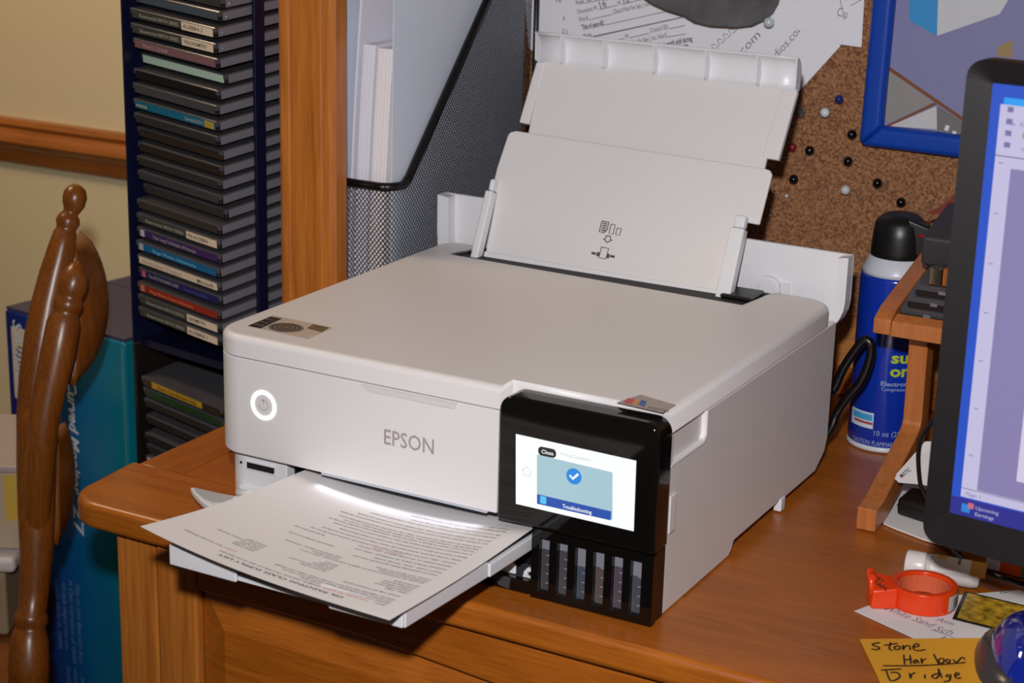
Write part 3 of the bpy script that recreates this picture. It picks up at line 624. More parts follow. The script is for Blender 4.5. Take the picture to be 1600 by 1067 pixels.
disc(345.5, 'black-sided case pushed back at mid height of the tower', (58, 54, 48), .009)
disc(368.5, 'dark case directly above the Pre-Algebra case in the tower', (60, 56, 50), .0)
disc(390.6, 'disc case with white label reading Pre-Algebra in the tower', G1, -.001, words=ma('PRE-ALGEBRA', .030), white=(-.048, -.003))
disc(413, 'disc case with purple spine in the tower', (66, 44, 96), -.001, words=(('Their Long Trail Realm of Promises', -.100, .066, TXTL),), stripe=(-.119, -.113, (196, 190, 196)))
disc(434.5, 'disc case with bright blue spine in the tower', (26, 100, 150), -.003, words=(('Mega Waters Adventures', -.098, .066, mat('spine_sky', (120, 190, 220), .5)),), stripe=(-.119, -.113, (180, 180, 186)))
disc(457, 'disc case with cream spine reading Microsoft in the tower', (222, 204, 178), -.002, words=(('Microsoft', -.032, .024, TXTD), ('Works Suite CD Edition', -.116, .060, mat('spine_grey', (160, 144, 124), .6))))
disc(478.5, 'disc case with navy spine below the cream one in the tower', (36, 36, 92), -.001, words=(('The ICE THOUSAND LANE', -.108, .046, TXTL), ('Deluxe Treasure Edition', -.054, .036, mat('spine_blue2', (70, 84, 160), .5))), stripe=(-.119, -.113, (190, 90, 110)))
disc(501, 'disc case with red spine in the tower', (150, 44, 26), -.003, words=(('Mega Mission Desert Adventure', -.104, .066, mat('spine_orange', (226, 130, 90), .5)),), stripe=(-.119, -.113, (176, 130, 110)))
disc(521, 'disc case with white label reading Geometry in the tower', G1, -.003, words=ma('GEOMETRY', .026), white=(-.048, -.003))
disc(541, 'Algebra 1 disc case, lowest of the white-labelled ones in the tower', G1, -.003, words=ma('ALGEBRA 1', .028), white=(-.048, -.003))
disc(600, 'disc case with yellow spine in the lower tower', (54, 44, 30), -.002, by_left=True, stripe=(-.108, -.030, (196, 150, 40)), words=(('Boom Chat Extreme Rally', -.098, .060, TXTD),))
disc(617, 'disc case with dark green spine in the lower tower', (38, 66, 36), .0, by_left=True)
disc(634, 'dark case directly below the green one in the lower tower', (50, 46, 40), .0, by_left=True)
disc(661, 'dark case, second below the green one in the lower tower', (48, 42, 38), .002, by_left=True)
disc(688, 'dark case, third below the green one in the lower tower', (44, 40, 38), .0, by_left=True)
disc(706, 'dark case, lowest but one seen above the desk edge', (50, 46, 42), .002, by_left=True)
disc(724, 'disc case with cream spine peeping over the desk edge', (214, 196, 168), .0, by_left=True)

# ------------------------------------------------------------------ monitor carton, chair, boxes on the chair
def lerp3(a, b_, t): return a + (b_ - a) * t
bA = at(6, 483, 2, -.005); bB = at(194, 536, 2, -.005)
bx = (bB - bA); BW = bx.length; bang = math.atan2(bx.y, bx.x)
box = thing('monitor_carton', 'large blue cardboard monitor carton standing behind the chair', 'box', (bA.x, bA.y, FZ), (0, 0, bang))
BH = -.005 - FZ; BD = .30
bm_ = bpy.data.materials.new('carton_print'); bm_.use_nodes = True; nt = bm_.node_tree; b = nt.nodes['Principled BSDF']; b.inputs['Roughness'].default_value = .35
tc = nt.nodes.new('ShaderNodeTexCoord'); sx_ = nt.nodes.new('ShaderNodeSeparateXYZ'); nt.links.new(tc.outputs['Object'], sx_.inputs[0])
r = nt.nodes.new('ShaderNodeValToRGB'); e = r.color_ramp.elements
mr = nt.nodes.new('ShaderNodeMapRange'); mr.inputs[1].default_value = 0; mr.inputs[2].default_value = BW; nt.links.new(sx_.outputs[0], mr.inputs[0]); nt.links.new(mr.outputs[0], r.inputs[0])
e[0].position = .0; e[0].color = lin((24, 26, 104)); e[1].position = 1; e[1].color = lin((0, 118, 136))
for p_, c_ in ((.22, (16, 48, 130)), (.48, (0, 84, 150)), (.72, (0, 108, 150))):
    k = e.new(p_); k.color = lin(c_)
nt.links.new(r.outputs[0], b.inputs['Base Color'])
part('carton_body', MB().box(0, 0, 0, BW, BD, BH), bm_, box, world=False, bevel=.004, seg=2)
part('top_flap', MB().box(.002, .002, BH + .0002, BW - .002, BD * .5 - .001, BH + .0035), mat('carton_top', (64, 62, 92), .4), box, world=False)
part('top_flap', MB().box(.002, BD * .5 + .001, BH + .0002, BW - .002, BD - .002, BH + .0035), mat('carton_top', (64, 62, 92), .4), box, world=False)
part('top_label', MB().box(BW - .10, .17, BH + .0036, BW - .01, .30, BH + .004), mat('carton_label', (206, 190, 164), .6), box, world=False)
part('shipping_label', MB().box(.012, -.0006, BH - .105, .075, -.0001, BH - .018), mat('carton_label', (206, 190, 164), .6), box, world=False)
mb = MB()
for k in range(9): mb.box(.022, -.0010, BH - .042 - k * .006, .022 + (.030 if k % 3 else .045), -.0007, BH - .040 - k * .006)
part('label_print', mb, mat('label_print_grey', (110, 96, 84), .7), box, world=False, kind='stuff')
CT = mat('carton_white', (196, 208, 220), .5); CT2 = mat('carton_pale', (96, 130, 180), .5)
def cart(s_, xx, ztop, cap, width, m_, bold=0, sh=.25, nm='carton_words'):
    mb = MB(); put_text(mb, s_, lambda x, y: Vector((xx + y, -.0008, ztop - x)), cap, bold, sh, width); part(nm, mb, m_, box, world=False)
pz = lambda v: BH + (zfor(bA.x + .1 * math.cos(bang), bA.y + .1 * math.sin(bang), v) + .005)
cart('Curved Monitor', .1080, pz(590), .0150, pz(590) - pz(768), CT, .03)
cart('27', .1080, pz(785), .0165, pz(785) - pz(830), CT, .012, 0)
cart('SAMSUNG', .0160, pz(520), .016, .12, CT, .012)
for k, s_ in enumerate(('. Easy on your Eyes with Best-', '  in Class Curvature of 1800R', '. Un style elegant avec une', '  courbe idéale de 1800R')):
    cart(s_, .1060 - k * .0125, pz(905 + 3 * k), .0072, pz(905) - pz(1035 if k < 2 else 1015), CT2, .006, .15)
for k, s_ in enumerate(('. Immersive viewing', '  with wide angles', '. Expérience unique')):
    cart(s_, .1070 - k * .0125, pz(1048 - k * 4), .0072, pz(905) - pz(1005), CT2, .006, .15)
part('tape_seam', MB().box(BW - .0045, -.0008, .01, BW - .001, .0, BH - .005), mat('carton_tape', (60, 130, 140), .3), box, world=False)

CD_ = 1.80
chair = thing('wooden_chair', 'brown turned-wood ladder-back chair standing left of the desk', 'chair', atd(60, 1067, CD_) * 1.0)
cl = Vector(chair.location); chair.location = (cl.x, cl.y, FZ); FR[chair.name] = Matrix.Translation(chair.location)
k_ = CD_ / FPX
pp = [(117, 287, 3), (117, 291, 11), (117, 298, 17), (117, 308, 19), (115, 320, 17.5), (112, 329, 13), (110, 333, 12), (108, 339, 17), (106, 347, 19), (104, 355, 16), (103, 359, 15.5), (102, 363, 18), (97, 385, 21), (86, 430, 25), (77, 470, 27), (68, 520, 29), (60, 590, 30), (57, 650, 31), (57, 720, 31), (57, 800, 29), (57, 860, 26), (54, 920, 23), (50, 955, 22), (49, 960, 26), (48, 972, 27), (48, 978, 22), (47, 984, 25), (46, 1000, 30), (45, 1040, 32), (45, 1090, 30)]
part('back_post', MB().tube([atd(u, v, CD_) for u, v, r_ in pp], [r_ * k_ for u, v, r_ in pp], 20), CHAIRW, chair, smooth=True)
sp_p = [(118, 408, 3), (118, 412, 9), (118, 418, 15), (117, 428, 20), (115, 440, 22.5), (112, 452, 22.5), (110, 461, 20.5), (109, 465, 19), (108, 469, 21.5), (106, 477, 23), (104, 484, 21), (103, 488, 19.5), (102, 493, 22), (99, 506, 26), (91, 550, 27), (80, 600, 25), (70, 650, 23), (64, 710, 22), (60, 770, 21), (58, 820, 19), (57, 850, 14)]
part('turned_spindle', MB().tube([atd(u, v, CD_ - .030 * max(0., min(1., (850 - v) / 160))) for u, v, r_ in sp_p], [r_ * k_ for u, v, r_ in sp_p], 18), CHAIRW, chair, smooth=True)
vd = Vector((ray(800, 533)[0], ray(800, 533)[1], 0)).normalized(); rt = Vector((vd.y, -vd.x, 0))
def slat(pts_l, nm):
    # a bent board running away from the near post towards the far post
    def fn(u, t):
        uu, vv0, vv1, ww = pts_l
        e_ = atd(uu, vv0 + (vv1 - vv0) * t, CD_ + .01)
        bul = math.sin(PI * min(1, max(0, t))) ** .6
        return e_ + vd * (.05 * u) + rt * (ww * bul * math.sin(PI * (u * .5 + .02)) ** .8 - .004 * u)
    mb = MB().grid(fn, 10, 14); o = part(nm, mb, CHAIRW, chair, smooth=True); s_ = o.modifiers.new('t', 'SOLIDIFY'); s_.thickness = .016; s_.offset = 0
slat((106, 388, 600, .026), 'crest_slat'); slat((78, 690, 850, .009), 'back_slat')
part('back_post', MB().tube([atd(u, v, CD_) - rt * .42 for u, v, r_ in pp], [r_ * k_ for u, v, r_ in pp], 14), CHAIRW, chair, smooth=True)
sb = atd(45, 1085, CD_)
sz = sb.z
seat = [sb + rt * .03 - vd * .03, sb - rt * .42 - vd * .03, sb - rt * .42 + vd * .40 - rt * .02, sb + rt * .02 + vd * .40 - rt * .12]
part('seat', MB().slab(seat, (0, 0, -.03)), CHAIRW, chair, bevel=.008, seg=3)
for q_ in (sb + vd * 0, sb - rt * .38 + vd * .0, sb - rt * .38 + vd * .35, sb - rt * .1 + vd * .35):
    part('leg', MB().tube([Vector((q_.x, q_.y, sz - .02)), Vector((q_.x, q_.y, (sz + FZ) / 2)), Vector((q_.x, q_.y, FZ))], [.018, .022, .014], 14), CHAIRW, chair, smooth=True)
# cartons stacked on the chair seat
BEIGE = mat('box_beige', (186, 164, 138), .7, noise=.12, nscale=20); GREYT = mat('box_lid_grey', (176, 160, 156), .6)
def cube_at(u, v, dep, wx_, dy_, h_, m_, nm, par, zc=None):
    p = atd(u, v, dep); A_ = [p, p - rt * wx_, p - rt * wx_ + vd * dy_, p + vd * dy_]
    return part(nm, MB().slab(A_, (0, 0, -h_)), m_, par, bevel=.003, seg=2)
dep = 1.90
q0 = atd(8, 895, dep)
low = thing('storage_box', 'pale box with rounded white rim, lower one on the chair', 'box', (q0.x - .1, q0.y + .05, sz))
part('box_body', MB().slab([q0, q0 - rt * .2, q0 - rt * .2 + vd * .2, q0 + vd * .2], (0, 0, -(q0.z - sz) + .0005)), mat('box_tan', (150, 128, 100), .7), low, bevel=.004, seg=2)
part('box_rim', MB().slab([q0 + rt * .012 - vd * .006 + Vector((0, 0, .001)), q0 - rt * .2 - vd * .006 + Vector((0, 0, .001)), q0 - rt * .2 + vd * .2 + Vector((0, 0, .001)), q0 + rt * .012 + vd * .2 + Vector((0, 0, .001))], (0, 0, .017)), mat('box_rim_white', (206, 200, 200), .5), low, bevel=.006, seg=3)
q1 = atd(30, 868, dep); zt_ = atd(36, 732, dep).z; zb_ = q0.z + .019
up = thing('storage_box', 'cream carton with yellow label, upper one on the chair', 'box', (q1.x - .1, q1.y + .05, zb_))
f1 = Vector((atd(37, 800, dep).x, atd(37, 800, dep).y, zb_))
part('box_body', MB().slab([f1, f1 - rt * .2, f1 - rt * .2 + vd * .16, f1 + vd * .16], (0, 0, zt_ - zb_)), BEIGE, up, bevel=.002, seg=2)
part('box_lid', MB().slab([f1 + rt * .003 - vd * .003 + Vector((0, 0, zt_ - zb_ + .0003)), f1 - rt * .2 - vd * .003 + Vector((0, 0, zt_ - zb_ + .0003)), f1 - rt * .2 + vd * .16 + Vector((0, 0, zt_ - zb_ + .0003)), f1 + rt * .003 + vd * .16 + Vector((0, 0, zt_ - zb_ + .0003))], (0, 0, .008)), GREYT, up, bevel=.002, seg=2)
hl = (zt_ - zb_)
part('yellow_label', MB().slab([f1 - rt * .002 - vd * .0006 + Vector((0, 0, hl * .38)), f1 - rt * .019 - vd * .0006 + Vector((0, 0, hl * .38)), f1 - rt * .019 - vd * .0006 + Vector((0, 0, hl * .97)), f1 - rt * .002 - vd * .0006 + Vector((0, 0, hl * .97))], vd * .0004), mat('label_yellow', (206, 170, 70), .6), up)

# ------------------------------------------------------------------ wire mesh file with papers
FX, FY0, FY1 = -.0290, .3200, .5900; FXL = -.108
MESHM = mat('wire_black', (16, 15, 18), .45); RIM = mat('rim_black', (14, 13, 14), .35)
fileh = thing('magazine_file', 'black wire mesh magazine file holding papers beside the hutch upright', 'file holder', ((FX + FXL) / 2, .45, 0))
ZF, ZB = .2190, .470
def topz(y): # rim height along the side
    a_, b2 = .345, .565
    return ZF if y < a_ else (ZB if y > b2 else ZF + (ZB - ZF) * (y - a_) / (b2 - a_))
RC = .014
def fx(y): return FX + (y - FY0) * .030
path = [(FXL, FY0 + .02), (FXL, FY0 + RC)] + arc(FXL + RC, FY0 + RC, RC, 180, 270, 4)[1:] + arc(FX - RC, FY0 + RC, RC, 270, 360, 5)
path = path + [(fx(FY0 + .02 + i * .01), FY0 + .02 + i * .01) for i in range(0, int((FY1 - FY0 - .02) / .01) + 1)]
# arc-length table
S = [0]
for i in range(1, len(path)): S.append(S[-1] + math.dist(path[i], path[i - 1]))
def along(s_):
    for i in range(1, len(S)):
        if s_ <= S[i] or i == len(S) - 1:
            t = (s_ - S[i - 1]) / max(S[i] - S[i - 1], 1e-9); a_, b2 = path[i - 1], path[i]
            return (a_[0] + (b2[0] - a_[0]) * t, a_[1] + (b2[1] - a_[1]) * t)
pw, ph = .0045, .0056
mb = MB(); nS = int(S[-1] / (pw / 2)); wr = .00037
def wire(a_, b2):
    a_, b2 = Vector(a_), Vector(b2); d = (b2 - a_).normalized(); sd_ = d.cross(Vector((0, 0, 1))); sd_ = sd_.normalized() if sd_.length > .01 else Vector((1, 0, 0)); u_ = sd_.cross(d)
    c_ = [sd_ * wr, u_ * wr, -sd_ * wr, -u_ * wr]
    mb.add([a_ + q for q in c_] + [b2 + q for q in c_], [(0, 1, 5, 4), (1, 2, 6, 5), (2, 3, 7, 6), (3, 0, 4, 7)])
zmin = .085
rows = int((ZB - zmin) / (ph / 2)) + 1
for i in range(nS):
    x_, y_ = along(i * pw / 2); x2, y2 = along((i + 1) * pw / 2)
    tz = min(topz(y_), topz(y2))
    for j in range(rows):
        z0_ = zmin + j * ph / 2; z1_ = z0_ + ph / 2
        if z1_ > tz: break
        if (i + j) % 2 == 0: wire((x_, y_, z0_), (x2, y2, z1_))
        else: wire((x_, y_, z1_), (x2, y2, z0_))
part('wire_mesh', mb, MESHM, fileh, kind='stuff')
part('lower_band', MB().slab([(p[0], p[1], .001) for p in path], (0, 0, zmin - .001)), MESHM, fileh)
rim = [(p[0], p[1], topz(p[1])) for p in path]
rim = smoothline(rim, 2)
part('rim', MB().tube(rim, .0042, 8), RIM, fileh, smooth=True)
part('rear_edge', MB().tube([(fx(FY1), FY1, .05), (fx(FY1), FY1, .30), (fx(FY1), FY1, ZB)], .0032, 8), RIM, fileh, smooth=True)
GREYB = mat('folder_grey', (176, 182, 196), .6)
# papers in the file
PW = mat('sheet_white', (236, 236, 248), .7); PW2 = mat('sheet_warm', (244, 238, 240), .7); FOLD = mat('folder_blue_white', (216, 224, 240), .35)
def block(nm, x0_, x1_, y0_, y1_, zt0, bend, m_, label, cat, n=10, slices=1):
    t = thing(nm, label, cat, ((x0_ + x1_) / 2, (y0_ + y1_) / 2, .002), group='papers in the mesh file')
    for k in range(slices):
        a_ = x0_ + (x1_ - x0_) * k / slices; b2 = x0_ + (x1_ - x0_) * (k + 1) / slices - (.0004 if slices > 1 else 0)
        A_ = []; 
        def fn(u, v): 
            return None
        mbx = MB(); pts0 = []; pts1 = []
        for i in range(n + 1):
            z = .002 + (zt0 - .002) * i / n; off = bend * (i / n) ** 2.2
            pts0.append((a_ + off, z)); pts1.append((b2 + off, z))
        mbx.prism(pts0 + pts1[::-1], 1, y0_ + .0015 * ((k * 7) % 3) / 2, y1_)
        part('sheets', mbx, m_, t)
    return t
block('paper_stack', -.0790, -.0655, .330, .580, .352, .0120, PW, 'left thick stack of white sheets bending to the right in mesh file', 'paper', slices=5)
block('paper_stack', -.0610, -.0450, .328, .580, .350, .0120, PW2, 'right thick stack of creamy white sheets in mesh file', 'paper', slices=6)
block('folder', -.0990, -.0955, .332, .580, .392, .0090, FOLD, 'thin bluish plastic folder at the left of the mesh file', 'folder')
block('folder', -.0345, -.0333, .3275, .585, .405, .0020, FOLD, 'pale bluish plastic folder pressed against the mesh side', 'folder')
block('folder', -.0900, -.0875, .336, .580, .405, .0160, PW, 'white folder leaning left of the thick sheets in mesh file', 'folder')

# ------------------------------------------------------------------ pinned papers, pins, slate piece, framed print
YC = CKY - .0006
def ck(u, v, off=0): return at(u, v, 1, YC - off)
NY = Vector((0, -1, 0))
def sheet_on(nm, pts, off, m_, label, par=None):
    t = thing(nm, label, 'paper', ck(*pts[0], off), group='papers pinned to the corkboard')
    part('sheet', MB().slab([ck(u, v, off) for u, v in pts], (0, .0004, 0)), m_, t); return t
PP = mat('pinned_paper', (236, 236, 244), .75)
def tx(mb, s_, a_, b2, cap, off, bold=0, sh=0):
    p, q = ck(*a_, off), ck(*b2, off); d = (q - p); xd = d.normalized(); yd = Vector((-xd.z, 0, xd.x)); 
    put_text(mb, s_, lambda x, y: p + xd * x + yd * y, cap, bold, sh, d.length)
GI = mat('form_ink', (70, 68, 76), .7)
s1 = sheet_on('pinned_sheet', [(818, -30), (826, 75), (900, 130), (1100, 130), (1100, -30)], .0003, PP, 'white list sheet half hidden at the left of the pinned form')
mb = MB(); tx(mb, 'Please', (869, 4), (888, 5), .0050, .0006); tx(mb, '1.', (880, 32), (886, 33), .0050, .0006); tx(mb, '2.', (878, 52), (884, 53), .0050, .0006)
part('list_lettering', mb, GI, s1, kind='stuff')
mb = MB()
for c0 in ((890, 31), (890, 50)):
    stroke(mb, smoothline([ck(c0[0] + 5 * math.cos(a_), c0[1] + 4 * math.sin(a_), .0006) for a_ in (0, 1, 2, 3, 4, 5, 6)]), .0006, NY)
stroke(mb, smoothline([ck(894, 52, .0006), ck(896, 54, .0006), ck(899, 50, .0006)]), .0006, NY); part('pen_marks', mb, GI, s1, kind='stuff')
s3 = sheet_on('pinned_sheet', [(1040, -30), (1075, 140), (1222, 172), (1313, 72), (1300, -30)], .0009, PP, 'white sheet with handwritten web addresses beside the pinned form')
mb = MB()
tx(mb, 'r.com', (1151, 97), (1189, 56), .0085, .0014, -.008, .1); tx(mb, 'tudios.com', (1204, 103), (1258, 42), .0080, .0014, -.008, .1)
part('handwriting', mb, mat('pencil', (96, 94, 104), .7), s3, kind='stuff')
mb = MB()
for k in range(5):
    stroke(mb, smoothline([ck(1109 + k * 9, 84 - k * 8, .0012), ck(1115 + k * 9, 78 - k * 8, .0012), ck(1112 + k * 9, 70 - k * 8, .0012), ck(1120 + k * 9, 70 - k * 8, .0012)]), .0006, NY)
part('scribble', mb, mat('pencil', (96, 94, 104), .7), s3, kind='stuff')
s2 = sheet_on('pinned_form', [(868, -40), (905, 130), (1083, 128), (1077, 30), (1062, -40)], .0015, PP, 'printed art form with ruled lines and titles pinned to the cork')
mb = MB(); O = .0019
for s_, a_, b2, cp, bo in (('Media', (901, 8), (913, 5), .0048, 0), ('Dimensions W:', (903, 22), (934, 15), .0048, 0), ('H', (966, 8), (970, 7), .0048, 0), ('Price $', (906, 34), (919, 31), .0050, 0), ('Check if Not For Sale ( ) Ins.', (959, 22), (1016, 9), .0048, 0), ('Title of piece #2:', (910, 47), (945, 39), .0056, .02), ('Media', (913, 60), (925, 57), .0048, 0), ('W', (936, 68), (944, 66), .0048, 0), ('H', (978, 60), (982, 59), .0048, 0), ('D (only if 3D)', (1017, 51), (1044, 45), .0048, 0), ('Check if Not For Sale ( ) Ins. Value $', (972, 73), (1042, 58), .0048, 0), ('% of sales of their work sold during', (1000, 81), (1082, 64), .0054, .02), ('to be paid to the Lighthouse', (1014, 87), (1076, 74), .0054, .02), ('ArtCenter.', (1056, 84), (1078, 79), .0054, .02)):
    tx(mb, s_, a_, b2, cp, O, bo)
part('form_lettering', mb, INK, s2, kind='stuff')
for a_, b2 in (((914, 5), (950, -3)), ((936, 15), (965, 8)), ((972, 7), (1008, -2)), ((921, 31), (958, 22)), ((946, 39), (1040, 18)), ((926, 57), (1070, 26)), ((926, 58), (1068, 27)), ((947, 66), (976, 60)), ((984, 59), (1015, 52)), ((1046, 45), (1070, 40)), ((1043, 58), (1071, 53))):
    mb = MB(); stroke(mb, [ck(*a_, O), ck(*b2, O)], .0006, NY); part('ruled_line', mb, GI, s2)
mb = MB(); tx(mb, '16"', (939, 14), (953, 8), .0080, O); tx(mb, '16', (975, 6), (984, 3), .0075, O); tx(mb, 'C ALL', (917, 3), (948, -6), .007, O); part('handwriting', mb, GI, s2, kind='stuff')
s4 = sheet_on('pinned_sheet', [(1217, 36), (1310, 69), (1346, 74), (1352, -30), (1217, -30)], .0021, PP, 'white sheet with the word Cap and pen lines, right of the grey piece')
mb = MB(); tx(mb, 'Cap', (1307, 24), (1323, 29), .0085, .0025, -.008); part('handwriting', mb, mat('pencil', (96, 94, 104), .7), s4)
mb = MB()
stroke(mb, [ck(1312, -4, .0025), ck(1317, 17, .0025)], .0006, NY); stroke(mb, [ck(1329, 9, .0025), ck(1347, -1, .0025)], .0006, NY); part('pen_marks', mb, mat('pencil', (96, 94, 104), .7), s4, kind='stuff')
blob = [(985, -25), (1005, -2), (1020, 8), (1042, 18), (1068, 26), (1085, 36), (1110, 42), (1150, 44), (1175, 41), (1192, 33), (1205, 22), (1214, 6), (1218, -12), (1210, -40), (990, -40)]
slate = thing('slate_piece', 'dark grey rounded slate-like piece hanging over the pinned papers', 'slate', ck(1100, 40, .006))
part('slab', MB().slab(smoothline([ck(u, v, .011) for u, v in blob], 3)[:-1] if False else [ck(u, v, .011) for u, v in blob], (0, .0070, 0)), mat('slate', (92, 90, 92), .6, noise=.3, nscale=40, bump=.4, bscale=120), slate, bevel=.002, seg=2)
part('edge_band', MB().slab([ck(u, v + 1.6, .0038) for u, v in blob], (0, .0012, 0)), mat('slate_edge', (112, 78, 60), .7), slate)
# ball pins
def pin(u, v, rgb, label, r_=.0048, rough=.12, off=.010, flower=False):
    p = at(u, v, 1, CKY - off); c_ = (p.x, CKY - off, p.z)
    t = thing('push_pin', label, 'pin', (p.x, CKY, p.z), group='pins in the corkboard')
    m_ = mat('pin_%d_%d_%d' % rgb, rgb, rough, spec=.6)
    if flower:
        hd = part('head', MB().ball(c_, .0035, 12), m_, t, smooth=True)
        for k in range(10):
            a_ = 2 * PI * k / 10; part('petal', MB().ball((c_[0] + .0046 * math.cos(a_), c_[1] + .001, c_[2] + .0046 * math.sin(a_)), .0019, 8), m_, hd, smooth=True)
    else: part('head', MB().ball(c_, r_, 20), m_, t, smooth=True)
    part('needle', MB().tube([(p.x, CKY - off, p.z), (p.x, CKY - .0002, p.z)], .0007, 6), mat('pin_steel', (150, 150, 155), .3, metal=1), t)
K = (12, 12, 14)
pin(1311, 155, (34, 44, 110), 'dark blue pin, only blue one in the cork', .0044); pin(1289, 176, (214, 226, 230), 'white ball pin beside the dark blue one'); pin(1249, 174, (92, 84, 78), 'bronze flower-headed pin beside the paper support', flower=True, rough=.3)
pin(1238, 230, (128, 30, 40), 'red ball pin beside the paper support', .0044); pin(1265, 235, K, 'black ball pin right next to the red pin'); pin(1331, 210, K, 'black ball pin touching the blue picture frame')
pin(1325, 252, K, 'black ball pin just below the blue frame corner'); pin(1240, 280, K, 'black ball pin nearest the lower right edge of paper support'); pin(1321, 297, (200, 206, 206), 'white ball pin, lower one of the two on bare cork')
pin(1371, 286, K, 'black ball pin right of the lower white pin'); pin(1408, 316, K, 'black ball pin directly above the spray can'); pin(1201, 35, (196, 208, 206), 'clear ball pin at the edge of the grey slate piece', .0052, off=.016)
pinc = at(1229, 306, 1, CKY - .001)
single('paper_scrap', MB().prism([(pinc.x - .0018, pinc.z - .001), (pinc.x + .0018, pinc.z - .001), (pinc.x + .0006, pinc.z + .0022)], 1, CKY - .0016, CKY - .0004), PAPER, 'tiny white paper scrap on the cork under a black pin', 'scrap')
# framed print (plain shapes only)
FYF = CKY - .001; FB = CKY - .019
tilt = at(1340, 228, 1, FB); t2 = at(1497, 248, 1, FB); xd = (t2 - tilt).normalized(); zd = Vector((-xd.z, 0, xd.x))
FWd = .176; FHt = .23; rw = .0215
pf = thing('framed_print', 'blue framed office-scene print hanging on the cork behind the monitor', 'picture', tilt)
BLUEF = mat('frame_blue', (14, 66, 170), .42, spec=.35)
def fpnt(x, z, y): return tilt + xd * x + zd * z + Vector((0, y - FB, 0))
def railp(pts):
    A_ = [fpnt(x, z, FB) for x, z in pts]; return MB().slab(A_, (0, .0165, 0))
for pts in ([(0, 0), (FWd, 0), (FWd - rw, rw), (rw, rw)], [(0, 0), (rw, rw), (rw, FHt - rw), (0, FHt)], [(FWd, 0), (FWd, FHt), (FWd - rw, FHt - rw), (FWd - rw, rw)], [(0, FHt), (rw, FHt - rw), (FWd - rw, FHt - rw), (FWd, FHt)]):
    part('frame_rail', railp(pts), BLUEF, pf, bevel=.006, seg=4)
YP = FB + .011
art = part('print', MB().slab([fpnt(x, z, YP) for x, z in ((rw, rw), (FWd - rw, rw), (FWd - rw, FHt - rw), (rw, FHt - rw))], (0, .002, 0)), mat('art_lavender', (136, 136, 178), .4), pf)
def ap(u, v, off): return onpl(u, v, (0, YP - off, 0), Vector((0, 1, 0)))
def artp(nm, pts, rgb, off): part(nm, MB().slab([ap(u, v, off) for u, v in pts], (0, .0001, 0)), mat('art_%d_%d_%d' % rgb, rgb, .4), art)
artp('blue_wall', [(1421, -8), (1421, 32), (1464, 56), (1466, -8)], (60, 150, 214), .0004)
artp('pale_wall', [(1464, 56), (1466, -8), (1580, -8), (1562, 22)], (206, 208, 214), .0004)
artp('grey_triangle', [(1384, 104), (1384, 188), (1390, 192), (1458, 160)], (150, 146, 144), .0004)
artp('pale_triangle', [(1390, 197), (1463, 166), (1464, 202)], (204, 204, 204), .0004)
artp('grey_corner', [(1465, 166), (1464, 204), (1508, 210), (1508, 192)], (122, 118, 116), .0004)
artp('brown_beam', [(1384, 100), (1388, 103), (1520, 194), (1520, 200), (1384, 107)], (130, 78, 44), .0006)
artp('brown_beam', [(1384, 196), (1460, 160), (1464, 163), (1386, 199)], (130, 78, 44), .0006)
artp('tan_corner', [(1558, 74), (1582, 62), (1582, 90), (1558, 88)], (160, 136, 96), .0004)
artp('white_note', [(1478, 195), (1484, 197), (1481, 205), (1475, 203)], (226, 226, 226), .0008)
artp('white_note', [(1489, 204), (1495, 206), (1492, 212), (1487, 211)], (226, 226, 226), .0008)
# ------------------------------------------------------------------ spray can
cbx, cby = .4215, .4850
can = thing('spray_can', 'blue compressed-air duster can with black trigger cap behind the wooden stand', 'spray can', (cbx, cby, 0))
ztop = zfor(cbx, cby - .02, 432); zsh = zfor(cbx, cby - .015, 408); zcap = zfor(cbx, cby, 336)
CANB = mat('can_blue', (14, 52, 168), .2, spec=.6, coat=.3); CANW = mat('can_white', (206, 210, 220), .3)
part('can_body', MB().lathe([(.0315, .003), (.0330, .005), (.0330, ztop - .003), (.0325, ztop)], 40, (cbx, cby, 0)), CANB, can, smooth=True)
part('bottom_rim', MB().lathe([(.0315, .0), (.0335, .001), (.0338, .003), (.0331, .0055)], 40, (cbx, cby, 0)), CANW, can, smooth=True)
part('shoulder', MB().lathe([(.0325, ztop + .0002), (.0315, ztop + .004), (.0265, zsh + .002), (.024, zsh + .004)], 40, (cbx, cby, 0)), CANW, can, smooth=True)
cap = part('trigger_cap', MB().lathe([(.0255, zsh - .001), (.0256, zsh + .008), (.0248, zsh + .022), (.0232, zsh + .034), (.0200, zcap - .003), (.0150, zcap + .001), (.006, zcap + .0025)], 32, (cbx, cby, 0)), BLKPL, can, smooth=True)
vr = Vector((CAM.x - cbx, CAM.y - cby, 0)).normalized(); hr = Vector((-vr.y, vr.x, 0)) # towards camera / to the right
cc_ = Vector((cbx, cby, 0))
def cz(z): return Vector((0, 0, z))
nz = [cc_ + hr * .004 + vr * .020 + cz(zcap + .002), cc_ + hr * .027 + vr * .020 + cz(zcap - .006), cc_ + hr * .027 + vr * .020 + cz(zcap - .028), cc_ + hr * .020 + vr * .020 + cz(zcap - .036), cc_ + hr * .010 + vr * .020 + cz(zcap - .030)]
part('trigger', MB().slab(nz, -vr * .026), BLKPL, cap, bevel=.003, seg=2)
part('straw', MB().tube([cc_ + hr * .016 + vr * .0215 + cz(zcap - .013), cc_ + hr * .026 + vr * .0225 + cz(zcap - .014), cc_ + hr * .040 + vr * .018 + cz(zcap - .010)], .0014, 8), mat('straw_red', (176, 24, 30), .3), can, smooth=True)
